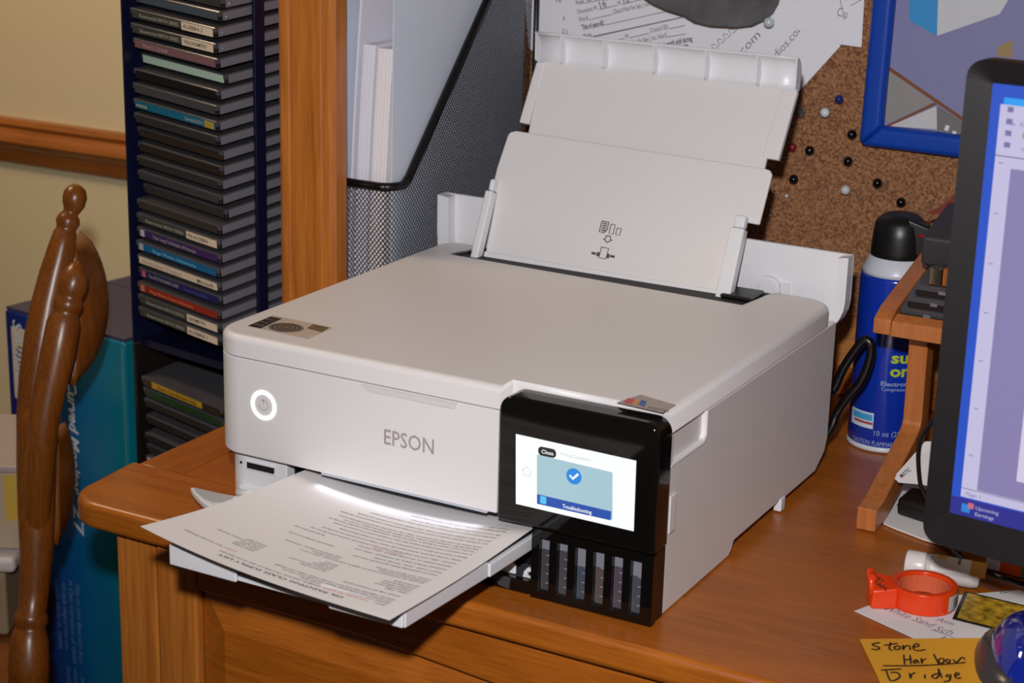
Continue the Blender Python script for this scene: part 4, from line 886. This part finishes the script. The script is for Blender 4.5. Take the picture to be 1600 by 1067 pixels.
def canp(u, v, rad=.0331):
    o_ = CAM - cc_; d = ray(u, v); a_ = d.x ** 2 + d.y ** 2; b2 = 2 * (o_.x * d.x + o_.y * d.y); c2 = o_.x ** 2 + o_.y ** 2 - rad ** 2
    t = (-b2 - math.sqrt(max(0, b2 * b2 - 4 * a_ * c2))) / (2 * a_); return CAM + d * t
def can_text(s_, u0, v0, u1, cap_, m_, bold=0, nm='can_words', width=None):
    p = canp(u0, v0); q = canp(u1, v0); a0 = math.atan2(p.y - cby, p.x - cbx); a1 = math.atan2(q.y - cby, q.x - cbx)
    R_ = .0332; mb = MB(); put_text(mb, s_, lambda x, y: Vector((cbx + R_ * math.cos(a0 + x / R_), cby + R_ * math.sin(a0 + x / R_), p.z + y)), cap_, bold, width=width or abs(a1 - a0) * R_)
    part(nm, mb, m_, can)
LIME = mat('can_lime', (176, 196, 40), .4); PALE = mat('can_pale', (150, 168, 196), .4)
can_text('sun', 1392, 567, 1432, .0105, LIME, .03); can_text('one', 1390, 588, 1432, .0105, LIME, .03)
can_text('Electronics', 1376, 602, 1428, .0042, PALE, .015); can_text('Compressed Gas', 1377, 610, 1428, .0036, PALE)
can_text('10 oz (283 g)', 1365, 680, 1420, .0050, PALE); can_text('CAUTION: FLAMMABLE', 1333, 686, 1402, .0044, PALE); can_text('READ BACK PANEL CAREFULLY', 1334, 694, 1398, .0030, PALE)
def can_patch(nm, u0, u1, v0, v1, m_, rr, par):
    p, q = canp(u0, v0), canp(u1, v0); zlo = canp((u0 + u1) / 2, v1).z; a0 = math.atan2(p.y - cby, p.x - cbx); a1 = math.atan2(q.y - cby, q.x - cbx); zt2 = canp((u0 + u1) / 2, v0).z
    mb = MB().grid(lambda u, t: Vector((cbx + rr * math.cos(a0 + (a1 - a0) * u), cby + rr * math.sin(a0 + (a1 - a0) * u), zlo + (zt2 - zlo) * t)), 8, 1); return part(nm, mb, m_, par)
bd = can_patch('origin_badge', 1332, 1366, 642, 667, mat('badge_white', (206, 220, 230), .4), .03322, can)
can_patch('badge_blue', 1334, 1364, 645, 655, mat('badge_sky', (70, 160, 214), .4), .03332, bd); can_patch('badge_red', 1335, 1364, 657, 661, mat('badge_red', (170, 70, 80), .4), .03332, bd)
can_text('USA', 1344, 655, 1362, .0048, mat('badge_letter', (236, 240, 244), .4), .02, 'badge_letters'); can_text('Made in the', 1344, 645.5, 1363, .0016, mat('badge_navy', (30, 70, 130), .4)); can_text('Facility Certified', 1335, 667, 1364, .0020, mat('badge_navy', (30, 70, 130), .4))

# printer cable loop
CAB = mat('cable_black', (16, 15, 15), .3)
pts = [at(1285, 600, 1, .386), at(1300, 612, 1, .402), at(1318, 575, 1, .404), at(1338, 545, 1, .404), at(1352, 531, 1, .404), at(1361, 540, 1, .404), at(1359, 562, 1, .404), at(1346, 595, 1, .404), at(1325, 620, 1, .404), at(1308, 645, 1, .404), at(1299, 668, 1, .400), at(1280, 690, 1, .396)]
single('power_cable', MB().tube(smoothline(pts, 5), .0042, 10), CAB, 'thick black cable looping out behind the printer right corner', 'cable', smooth=True)

# ------------------------------------------------------------------ wooden stand with discs, black box
stand = thing('wooden_stand', 'bent-wood desktop stand with tilted shelf in front of the spray can', 'stand', (.48, .36, 0))
LX0, LX1 = .4710, .4880
leg = [(.262, .0003), (.284, .0003), (.300, .006), (.384, .038), (.3945, .050), (.3955, .062), (.3900, .1590), (.3700, .1545), (.3740, .066), (.371, .060), (.362, .055), (.280, .0225), (.262, .0200)]
part('leg', MB().prism(leg, 0, LX0, LX1), ORGW, stand, bevel=.0012, seg=2)
part('leg', MB().prism(leg, 0, LX0 + .22, LX1 + .22), ORGW, stand, bevel=.0012, seg=2)
def shz(y): return .1535 + (y - .325) * .228
SXL, SXR = .4520, .72
part('shelf', MB().prism([(.326, shz(.326)), (.482, shz(.482)), (.482, shz(.482) + .006), (.326, shz(.326) + .006)], 0, SXL + .016, SXR), ORGW, stand)
part('shelf_rail', MB().prism([(.325, shz(.325) - .001), (.484, shz(.484) - .001), (.484, shz(.484) + .016), (.340, shz(.340) + .0165), (.325, shz(.325) + .0125)], 0, SXL, SXL + .0155), ORGW, stand, bevel=.0015, seg=2)
part('front_rail', MB().prism([(.324, shz(.324) - .001), (.3255, shz(.325) + .012), (.338, shz(.338) + .0135), (.338, shz(.338) - .001)], 0, SXL + .0158, SXR), ORGW, stand, bevel=.0012, seg=2)
sl_ = math.atan(.228)
def shelf_disc(k, label, inx, body):
    o = thing('disc_case', label, 'disc case', (SXL + .018 + inx, .342, shz(.342) + .0072 + k * .0110), (sl_, 0, 0), 'disc cases on the wooden stand')
    part('tray', MB().box(0, 0, 0, .125, .118, .0048), body, o, world=False, bevel=.0005, seg=1); part('case_lid', MB().box(0, .0, .0049, .125, .118, .0100), SMOKE, o, world=False, bevel=.0006, seg=1)
    part('hinge_tab', MB().box(.020, -.0006, .004, .026, -.0001, .007), CLEAR, o, world=False)
shelf_disc(0, 'brown-tinted disc case lying at the bottom of the stand shelf', 0, mat('case_brown', (44, 34, 26), .4)); shelf_disc(1, 'smoky disc case lying second on the stand shelf', .005, SMOKE2); shelf_disc(2, 'smoky disc case lying on top of the shelf stack', .011, SMOKE2)
bb = thing('black_device_box', 'dark grey box-shaped device on the stand shelf beside the monitor', 'device', (.535, .42, .2))
P0 = at(1438, 405, 1, .375); dvb = shz(.375) + .0072 + .0330 - .001
def dv(x, y, h): return Vector((x, y, dvb + (y - .375) * .228 + h))
part('housing', MB().slab([dv(P0.x, .375, 0), dv(P0.x + .10, .375, 0), dv(P0.x + .10, .450, 0), dv(P0.x, .450, 0)], (0, -.004, .027)), mat('device_grey', (50, 46, 48), .5, bump=.2, bscale=600), bb, bevel=.004, seg=3)
Q0 = at(1457, 440, 1, .3405); P0.z = at(1457, 412, 1, .3405).z
part('metal_clip', MB().box(Q0.x, .3300, Q0.z, Q0.x + .010, .3400, P0.z - .0003), mat('clip_steel', (170, 160, 140), .18, metal=1), bb, bevel=.001, seg=2)
part('metal_clip', MB().box(Q0.x + .0105, .3305, Q0.z, Q0.x + .019, .3400, P0.z - .0003), mat('clip_brass', (196, 120, 56), .25, metal=.6), bb, bevel=.001, seg=2)
rd = at(1470, 318, 1, .47)
single('red_folder', MB().slab([at(1448, 333, 1, .50), at(1470, 322, 1, .50), at(1508, 290, 1, .50), at(1530, 345, 1, .50)], (0, .002, 0)), mat('folder_red', (120, 44, 36), .5), 'dark red folder corner rising behind the black device', 'folder')

# ------------------------------------------------------------------ monitor
MO = atd(1440, 844, 1.25); MA = math.radians(-7)
mon = thing('computer_monitor', 'black-framed computer monitor showing a word processor at the right edge', 'monitor', (MO.x + .27, MO.y + .02, 0), (0, 0, MA))
MM = Matrix.Translation(MO) @ Matrix.Rotation(MA, 4, 'Z'); MI = MM.inverted(); MN = Matrix.Rotation(MA, 3, 'Z') @ Vector((0, -1, 0))
def mp_(u, v):
    p = MI @ onpl(u, v, MO, MN); return (p.x, p.z)
MH = mp_(1520, 91)[1]; MWd = .545
sx0_, sz0_ = mp_(1478, 802); sx1_, sz1_ = mp_(1551, 131)
sxl = (sx0_ + sx1_) / 2
sz0_ = sz0_ + (sxl - sx0_) * 0
BZ = mat('monitor_bezel', (26, 22, 24), .42, bump=.05, bscale=900)
def mpart(nm, mb, m_, par=None, **k): return part(nm, mb.xf(MM), m_, par or mon, **k)
mpart('back_shell', MB().box(.004, .0155, .004, MWd - .004, .045, MH - .004), BZ, bevel=.008)
orr = rrect(0, 0, MWd, MH, .012, 5); irr = rrect(sxl, sz0_, MWd - sxl, sz1_, .0008, 5)
n = len(orr); mb = MB()
Aq = [(p[0], 0.0, p[1]) for p in orr]; Bq = [(p[0], .0035, p[1]) for p in irr]; Cq = [(p[0], .015, p[1]) for p in orr]
mb.add(Aq + Bq + Cq, [(i, (i + 1) % n, n + (i + 1) % n, n + i) for i in range(n)] + [(i, (i + 1) % n, 2 * n + (i + 1) % n, 2 * n + i) for i in range(n)])
mpart('bezel', mb, BZ)
def E_(nm, rgb, s_=.85): return mat('screen_' + nm, rgb, emit=s_, rough=.4)
SW, SE = sxl, MWd - sxl
scrn = mpart('screen', MB().box(SW - .001, .0036, sz0_ - .001, SE + .001, .0060, sz1_ + .001), E_('blue', (24, 80, 206)))
HS = sz1_ - sz0_; d_ = [0]
def sq(nm, x0_, z0_, x1_, z1_, m_, lay): return mpart(nm, MB().box(x0_, .0036 - lay * .00025, z0_, x1_, .00345 - lay * .00025 + .0001, z1_), m_, scrn)
m0 = mp_(1553, 165)[0]
tb = mp_(1480, 775)[1]
wl = SW + .0065; wt = sz1_ - .0125; wb = sz0_ + .0135
sq('window', wl, wb, SE, wt, E_('lilac', (206, 200, 236)), 1)
sq('taskbar', SW, sz0_, SE, sz0_ + .0125, E_('navy', (40, 44, 160), .7), 1)
sq('canvas', wl + .011, wb + .007, SE, wt - .040, E_('violet', (146, 136, 188), .8), 2)
sq('document', wl + .037, wb + .020, SE, wt - .046, E_('page', (222, 214, 240)), 3)
sq('toolbar_line', wl, wt - .0330, SE, wt - .0324, E_('line', (90, 84, 110), .7), 2)
sq('window_tab', wl + .002, wt, wl + .020, wt + .0045, E_('cyan', (30, 160, 250), .9), 1)
sq('status_line', wl, wb + .0062, SE, wb + .0066, E_('line', (90, 84, 110), .7), 3)
for k in range(4): sq('toolbar_icon', wl + .005, wt - .0045 - k * .0075, wl + .009, wt - .0010 - k * .0075, E_('icon', (130, 122, 176), .8), 2)
sq('toolbar_icon', wl + .0165, wt - .020, wl + .021, wt - .016, E_('gold', (214, 150, 60), .8), 2)
for k in range(7): sq('ruler_mark', wl + .003, wb + .03 + k * .033, wl + .006, wb + .0306 + k * .033, E_('icon', (130, 122, 176), .8), 3)
sq('task_icon', SW + .008, sz0_ + .003, SW + .014, sz0_ + .009, E_('task', (40, 140, 230), .8), 2); sq('task_badge', SW + .0125, sz0_ + .0065, SW + .0165, sz0_ + .0105, E_('coral', (220, 110, 130), .8), 3)
def stext(s_, x0_, z0_, cap_, wd, m_, lay): 
    mb = MB(); put_text(mb, s_, lambda x, y: Vector((x0_ + x, .0036 - lay * .00025, z0_ + y)), cap_, 0, width=wd); mpart('screen_words', mb, m_, scrn)
stext('Upcoming', SW + .018, sz0_ + .0068, .0026, .016, E_('pale', (200, 196, 240), .8), 3); stext('Earnings', SW + .018, sz0_ + .0024, .0026, .013, E_('pale', (200, 196, 240), .8), 3)
stext('File', wl + .005, wt - .0125, .0026, .006, E_('icon', (130, 122, 176), .8), 4); stext('Edit', wl + .0145, wt - .0125, .0026, .006, E_('icon', (130, 122, 176), .8), 4)
stext('Text Body', wl + .0165, wt - .0285, .0026, .016, E_('icon', (130, 122, 176), .8), 4); stext('Page 1', wl + .004, wb + .0018, .0026, .010, E_('icon', (130, 122, 176), .8), 4)
for k in range(4): stext('Acrylic', wl + .054, wb + .10 - k * .0165, .003, .014, E_('icon', (130, 122, 176), .8), 5)
mpart('neck', MB().box(MWd * .5 - .03, .046, -MO.z + .012, MWd * .5 + .03, .07, MH * .5), BZ); mpart('foot', MB().box(MWd * .5 - .12, -.03, -MO.z + .0004, MWd * .5 + .12, .17, -MO.z + .0118), BZ, bevel=.004)
mon.location = (MO.x + .27, MO.y + .02, 0)

# ------------------------------------------------------------------ clutter under and in front of the monitor
def dz(u, v, z=0.): return at(u, v, 2, z)
def flat(nm, pts, z, m_, label, cat, th=.0005, group=None):
    return single(nm, MB().slab([dz(u, v, z) for u, v in pts], (0, 0, th)), m_, label, cat, group)
dk = flat('papers_sheet', [(1378, 818), (1396, 826), (1440, 843), (1500, 862), (1500, 760), (1420, 735)], .0005, PAPER, 'white curved-edge sheet lying under the black adapter by the stand foot', 'paper', .0012)
pb0 = [dz(1400, 804, .002), dz(1440, 817, .002), dz(1500, 835, .002), dz(1500, 800, .002), dz(1421, 785, .002)]
ad_ = thing('power_adapter', 'black rectangular adapter block lying beside the monitor', 'adapter', dz(1430, 810, .002))
hh = zfor(dz(1400, 804, .002).x, dz(1400, 804, .002).y, 778) - .002
part('adapter_case', MB().slab(pb0, (0, 0, hh)), BLKPL, ad_, bevel=.003, seg=2)
part('adapter_seam', MB().slab([p + Vector((0, -.0004, hh * .55)) for p in pb0[:3]] + [p + Vector((0, .004, hh * .55)) for p in (pb0[2], pb0[0])], (0, 0, .0008)), DARK, ad_)
cdp = [at(1398, 748, 1, .300), at(1401, 740, 1, .300), at(1425, 713, 1, .300), at(1445, 690, 1, .302), at(1500, 690, 1, .302), at(1500, 770, 1, .300), at(1440, 757, 1, .300), at(1404, 754, 1, .300)]
cp = thing('printed_card', 'white plastic card with small dark print leaning between stand and monitor', 'card', cdp[0])
part('card', MB().slab(cdp, (0, .0012, 0)), mat('card_white', (206, 202, 204), .5), cp)
mb = MB(); a_, b2 = at(1409, 747, 1, .2998), at(1424, 735, 1, .2998); d = b2 - a_; xd_ = d.normalized(); put_text(mb, 'MATIC', lambda x, y: a_ + xd_ * x + Vector((-xd_.z, 0, xd_.x)) * y, .0035, .01, width=d.length); part('card_print', mb, INK, cp)
cbp = [at(1470, 640, 1, .285), at(1442, 680, 1, .285), at(1435, 705, 1, .285), at(1436, 740, 1, .285), at(1441, 765, 1, .285), at(1460, 800, 1, .285)]
single('thin_cable', MB().tube(smoothline(cbp, 5), .0019, 8), CAB, 'thin black cable hanging beside the left monitor edge', 'cable', smooth=True)
single('key_ring', MB().tube([dz(1371, 817, .002) + Vector((.0045 * math.cos(a_ * PI / 10), .0045 * math.sin(a_ * PI / 10), 0)) for a_ in range(21)], .0007, 6), mat('pin_steel', (150, 150, 155), .3, metal=1), 'small wire ring on the desk beside the stand foot', 'ring', smooth=True)
# cable under monitor
cb2 = [dz(1470, 846, .003), dz(1490, 862, .003), dz(1512, 880, .004), dz(1540, 893, .012), dz(1570, 904, .016), dz(1620, 920, .010)]
single('monitor_cable', MB().tube(smoothline(cb2, 5), .0026, 8), CAB, 'black cable running from under the monitor over the vial', 'cable', smooth=True)
# handwritten sheet
c0 = dz(1335, 955); e1 = (dz(1512, 1036) - c0); e1.z = 0; e1.normalize(); e2 = Vector((-e1.y, e1.x, 0))
hs = thing('handwritten_sheet', 'white sheet with pen handwriting under the orange tape dispenser', 'paper', c0)
part('sheet', MB().slab([c0, c0 + e1 * .20, c0 + e1 * .20 + e2 * .135, c0 + e1 * .05 + e2 * .135, c0 + e2 * .028], (0, 0, .0004)), PAPER, hs)
NZ = Vector((0, 0, 1)); PEN = mat('pen_violet', (104, 96, 124), .7)
mb = MB()
def pen(pts, wd=.0007): stroke(mb, smoothline([dz(1350 + a_ / 5.156, 860 + b2 / 5.156, .0005) for a_, b2 in pts], 3), wd, NZ)
def txz(s_, a_, b2, cap_, sh=.2): 
    p, q = dz(1350 + a_[0] / 5.156, 860 + a_[1] / 5.156, .0006), dz(1350 + b2[0] / 5.156, 860 + b2[1] / 5.156, .0006); dd = q - p; x_ = dd.normalized(); y_ = Vector((-x_.y, x_.x, 0)); put_text(mb, s_, lambda x, y: p + x_ * x + y_ * y, cap_, -.01, sh, dd.length)
txz('White Sand', (150, 475), (540, 620), .009); txz('Sch', (560, 640), (700, 680), .009); txz('Aim', (570, 560), (710, 605), .007); txz('1350', (590, 715), (830, 800), .009); txz('Rockland', (840, 240), (1120, 355), .009); txz('Island Fallows', (960, 235), (1289, 330), .008)
pen([(545, 640), (690, 690), (835, 765)]); part('handwriting', mb, PEN, hs, kind='stuff')
# sticky note
n0 = dz(1343, 998, .0015); nl = dz(1376, 1067, .0015) - n0; nl.z = 0; nl.normalize(); nr = Vector((-nl.y, nl.x, 0))
NZZ = .0014
note = thing('sticky_note', 'yellow-orange note reading Stone Harbor Bridge in black marker', 'note', n0)
def nfn(u, v): p = n0 + nr * (.100 * u) + nl * (.085 * v); p.z = NZZ + .002 * (1 - v) ** 2 * u; return p
mb = MB().grid(nfn, 8, 8).grid(lambda u, v: nfn(u, v) - Vector((0, 0, .0002)), 8, 8); part('sheet', mb, mat('note_yellow', (226, 160, 40), .7), note)
mb = MB()
def mk(pts, wd=.0013):
    stroke(mb, smoothline([dz(1350 + a_ / 5.156, 860 + b2 / 5.156, .0034) for a_, b2 in pts], 3), wd, NZ, .0004)
for st_ in ([(130, 745), (85, 750), (66, 762), (100, 775), (125, 788), (105, 800), (60, 796)], [(215, 742), (203, 795), (235, 806)], [(160, 767), (272, 750)], [(266, 770), (242, 785), (260, 801), (290, 790), (282, 771), (266, 770)], [(315, 765), (311, 802), (335, 772), (365, 770), (372, 802)], [(400, 782), (442, 770), (430, 752), (405, 762), (396, 790), (430, 810), (495, 800)],
            [(320, 842), (326, 920)], [(370, 845), (377, 915)], [(320, 885), (386, 875)], [(427, 880), (396, 895), (410, 911), (430, 888), (442, 911)], [(460, 870), (466, 911), (471, 886), (500, 876)], [(560, 836), (602, 915), (603, 880), (640, 872), (638, 905), (604, 911)], [(667, 878), (694, 886), (682, 905), (660, 895), (667, 878)], [(720, 880), (742, 905), (790, 862), (812, 880)], [(150, 930), (480, 928), (820, 905)], [(135, 966), (300, 956)],
            [(180, 972), (215, 1052), (288, 1022), (268, 986), (212, 985)], [(365, 990), (376, 1032), (381, 1002), (412, 986)], [(490, 1002), (490, 1032)], [(600, 992), (566, 1000), (546, 1020), (580, 1031), (604, 1000), (598, 955), (626, 1026)], [(680, 1000), (660, 1015), (690, 1021), (697, 1000), (690, 1045), (640, 1062)], [(735, 1012), (766, 1000), (750, 985), (730, 1006), (745, 1031), (782, 1026)]):
    mk(st_)
part('marker_writing', mb, mat('marker_black', (34, 26, 22), .6), note, kind='stuff')
# tape dispenser
tc_ = dz(1452, 966, 0) + Vector((-.479, .878, 0)) * .0255; tr_ = Vector((.878, .479, 0)); tf = Vector((.479, -.878, 0))
tp = thing('tape_dispenser', 'orange-red handheld tape dispenser lying on the handwritten sheet', 'tape dispenser', (tc_.x, tc_.y, .0006))
ORG = mat('dispenser_orange', (226, 62, 14), .25, spec=.6)
def tpt(a_, b2, z): return tc_ + tr_ * (a_ * .84) + tf * (b2 * .84) + Vector((0, 0, z * .80))
outer = [tpt(.031 * math.cos(t * PI / 16) * 1.0, .031 * math.sin(t * PI / 16), 0) for t in range(-13, 14)]
outl = [(-.0215 + 0, .0235)] 
ring_o = [(.0300 * math.cos(math.radians(t)), .0300 * math.sin(math.radians(t))) for t in range(-150, 151, 15)]
body = ring_o + [(-.034, .0150), (-.0500, .0170), (-.0510, -.004), (-.034, -.0120)]
inn = [(.0235 * math.cos(math.radians(t)), .0235 * math.sin(math.radians(t))) for t in range(0, 360, 15)]
H_ = .0215; z0 = .0008
mb = MB(); nb = len(body)
# body wall as ring: outer shell and inner hole through bridged faces
oo = [(.0300 * math.cos(math.radians(t)), .0300 * math.sin(math.radians(t))) for t in range(0, 360, 15)]
n = 24; V_ = [tpt(*p, z0) for p in oo] + [tpt(*p, z0 + H_) for p in oo] + [tpt(*p, z0 + H_) for p in inn] + [tpt(*p, z0) for p in inn]
mb.add(V_, [(k * n + i, k * n + (i + 1) % n, ((k + 1) % 4) * n + (i + 1) % n, ((k + 1) % 4) * n + i) for k in range(4) for i in range(n)])
part('ring', mb, ORG, tp, bevel=.001, seg=2)
part('nose', MB().loops([tpt(-.0260, .0160, z0), tpt(-.0500, .0165, z0), tpt(-.0510, -.0040, z0), tpt(-.0270, -.0130, z0)], [tpt(-.0260, .0160, z0 + H_), tpt(-.0490, .0150, z0 + .0180), tpt(-.0500, -.004, z0 + .0320), tpt(-.0270, -.0130, z0 + H_)]), ORG, tp, bevel=.002, seg=3)
part('thumb_rest', MB().loops([tpt(-.0505, .0150, z0 + .010), tpt(-.0505, -.0040, z0 + .010), tpt(-.0430, -.0090, z0 + .010), tpt(-.0400, .010, z0 + .010)], [tpt(-.0525, .0080, z0 + .0260), tpt(-.0530, -.0060, z0 + .0340), tpt(-.0440, -.0100, z0 + .0325), tpt(-.0440, .006, z0 + .0300)]), ORG, tp, bevel=.003, seg=3)
part('tape_roll', MB().add([tpt(p[0] * .985, p[1] * .985, z0 + .002) for p in inn] + [tpt(p[0] * .985, p[1] * .985, z0 + H_ - .003) for p in inn] + [tpt(p[0] * .93, p[1] * .93, z0 + H_ - .003) for p in inn] + [tpt(p[0] * .93, p[1] * .93, z0 + .002) for p in inn], [(k * n + i, k * n + (i + 1) % n, ((k + 1) % 4) * n + (i + 1) % n, ((k + 1) % 4) * n + i) for k in range(4) for i in range(n)]), mat('tape_core', (214, 104, 70), .3), tp)
mb = MB(); 
TA_, TB_, TC_ = tpt(-.0300, .0090, z0 + .0215), tpt(-.0490, .0150, z0 + .0185), tpt(-.0500, -.0040, z0 + .0325)
xq = (TA_ - TC_).normalized(); nq = (TA_ - TC_).cross(TB_ - TC_).normalized(); nq = nq if nq.z > 0 else -nq; yq = nq.cross(xq)
for k, w_ in enumerate(('START', 'TAPE')):
    put_text(mb, w_, lambda x, y: TC_ * 1 + xq * (.003 + k * .006 + x) + yq * (-.0045 - k * .0042 + y) + nq * .0012, .0030, .02, width=.012)
part('maker_mark', mb, mat('marker_black', (34, 26, 22), .6), tp)
part('clear_label', MB().grid(lambda u, v: tpt(.0304 * math.cos(math.radians(10 + 45 * u)), .0304 * math.sin(math.radians(10 + 45 * u)), z0 + .003 + .015 * v), 6, 1), mat('label_silver', (190, 190, 194), .3), tp)
part('label_block', MB().grid(lambda u, v: tpt(.0306 * math.cos(math.radians(14 + 26 * u)), .0306 * math.sin(math.radians(14 + 26 * u)), z0 + .005 + .010 * v), 6, 1), mat('label_grey', (110, 108, 104), .4), tp)
# vial
va = dz(1428, 882, .0112); vb = dz(1532, 900, .0112); ax = (vb - va).normalized(); VL = (vb - va).length
vial = thing('plastic_vial', 'clear plastic vial with yellow and white label lying behind the tape dispenser', 'vial', (va.x, va.y, .0005))
VM = Matrix.Translation(va) @ ax.to_track_quat('Z', 'Y').to_matrix().to_4x4()
def vlathe(prof, nn=24): return MB().lathe(prof, nn).xf(VM)
part('tube', vlathe([(.0104, .010), (.0107, .012), (.0107, VL - .006), (.0096, VL - .001), (.006, VL)]), mat('vial_plastic', (206, 200, 198), .25), vial, smooth=True)
part('cap', vlathe([(.0104, -.0060), (.0111, -.0050), (.0111, .0085), (.0106, .0095)]), mat('vial_cap', (222, 216, 212), .3), vial, smooth=True)
sd_ = ax.cross(NZ).normalized()
def vlab(nm, s0, s1, a0, a1, m_, rr=.01085): 
    part(nm, MB().grid(lambda u, v: va + ax * (s0 + (s1 - s0) * u) + (sd_ * math.cos(math.radians(a0 + (a1 - a0) * v)) + NZ * math.sin(math.radians(a0 + (a1 - a0) * v))) * rr, 1, 10), m_, vial)
vlab('paper_label', .014, .044, 15, 150, mat('vial_label', (232, 226, 222), .5)); vlab('gold_band', .0442, .056, 15, 150, mat('vial_gold', (206, 150, 74), .5)); vlab('yellow_patch', .018, .025, 70, 130, mat('vial_yellow', (236, 196, 90), .5), .0110)
mb = MB(); put_text(mb, 'solutions', lambda x, y: va + ax * (.036 - y) + (sd_ * math.cos(2.3 - x / .0103) + NZ * math.sin(2.3 - x / .0103)) * .0110, .0032, .01, width=.014); part('label_words', mb, INK, vial)
# card, box, mouse
pcv = [dz(1488, 967, .0012), dz(1507, 924, .0012), dz(1620, 951, .0012), dz(1620, 1000, .0012)]
pc = thing('picture_card', 'black-bordered colourful landscape card lying beside the blue mouse', 'card', pcv[0])
part('card', MB().slab(pcv, (0, 0, .0005)), mat('card_black', (20, 18, 18), .3), pc)
cen = sum(pcv, Vector()) / 4
part('picture', MB().slab([cen + (p - cen) * .90 + Vector((0, 0, .0006)) for p in pcv], (0, 0, .0001)), mat('card_yellow', (176, 140, 40), .4, noise=.7, nscale=130), pc)
bxp = [dz(1562, 893, .001), dz(1640, 915, .001), dz(1650, 880, .001), dz(1575, 862, .001)]
sb_ = thing('striped_box', 'flat box with orange and green stripes under the monitor', 'box', bxp[0])
for i, (nm, rgb) in enumerate((('white_end', (206, 206, 210)), ('orange_stripe', (222, 84, 24)), ('green_stripe', (20, 140, 96)), ('orange_stripe', (222, 110, 40)))):
    t0, t1 = (0, .012, .030, .060)[i], (.0118, .0298, .0598, .10)[i]
    dx = (bxp[1] - bxp[0]).normalized(); dy = Vector((-dx.y, dx.x, 0)); o_ = bxp[0] + dx * (t0 - .012); o2 = bxp[0] + dx * (t1 - .012)
    part(nm, MB().slab([o_, o2, o2 + dy * .04, o_ + dy * .04], (0, 0, .010)), mat('box_' + nm, rgb, .35), sb_)
mc = dz(1616, 1046, .0) ; 
mouse = thing('computer_mouse', 'glossy blue computer mouse with dark grey grip at the lower right corner', 'mouse', (mc.x, mc.y, .0004))
MBL = mat('mouse_blue', (16, 40, 150), .08, spec=.6, coat=.5); MGR = mat('mouse_grey', (52, 50, 54), .25)
md = (dz(1540, 955, 0) - mc); md.z = 0; md.normalize()
fdir = Vector((-.30, .954, 0)).normalized(); sdir = Vector((fdir.y, -fdir.x, 0))
def mshell(a, b_, hgt, lenx, wid, off=Vector()):
    mbx = MB(); nu, nv = 32, 12
    def fn(u, v):
        t = 2 * PI * u; rr = v
        sx = math.copysign(abs(math.cos(t)) ** .85, math.cos(t)); sy = math.copysign(abs(math.sin(t)) ** .85, math.sin(t))
        h = hgt * (1 - rr ** 2.6) ** .6 if rr < 1 else 0
        return mc + off + fdir * (lenx * rr * sx) + sdir * (wid * rr * sy) + Vector((0, 0, .0008 + h * (1 - .18 * rr * sx)))
    return mbx.grid(fn, nu, nv)
part('grip', mshell(0, 0, .021, .064, .042), MGR, mouse, smooth=True)
part('top_shell', mshell(0, 0, .0385, .063, .0375, sdir * .0035), MBL, mouse, smooth=True)
part('base', MB().slab([mc + fdir * (.061 * math.cos(t * PI / 16)) + sdir * (.041 * math.sin(t * PI / 16)) + Vector((0, 0, .0004)) for t in range(32)], (0, 0, .001)), MGR, mouse)
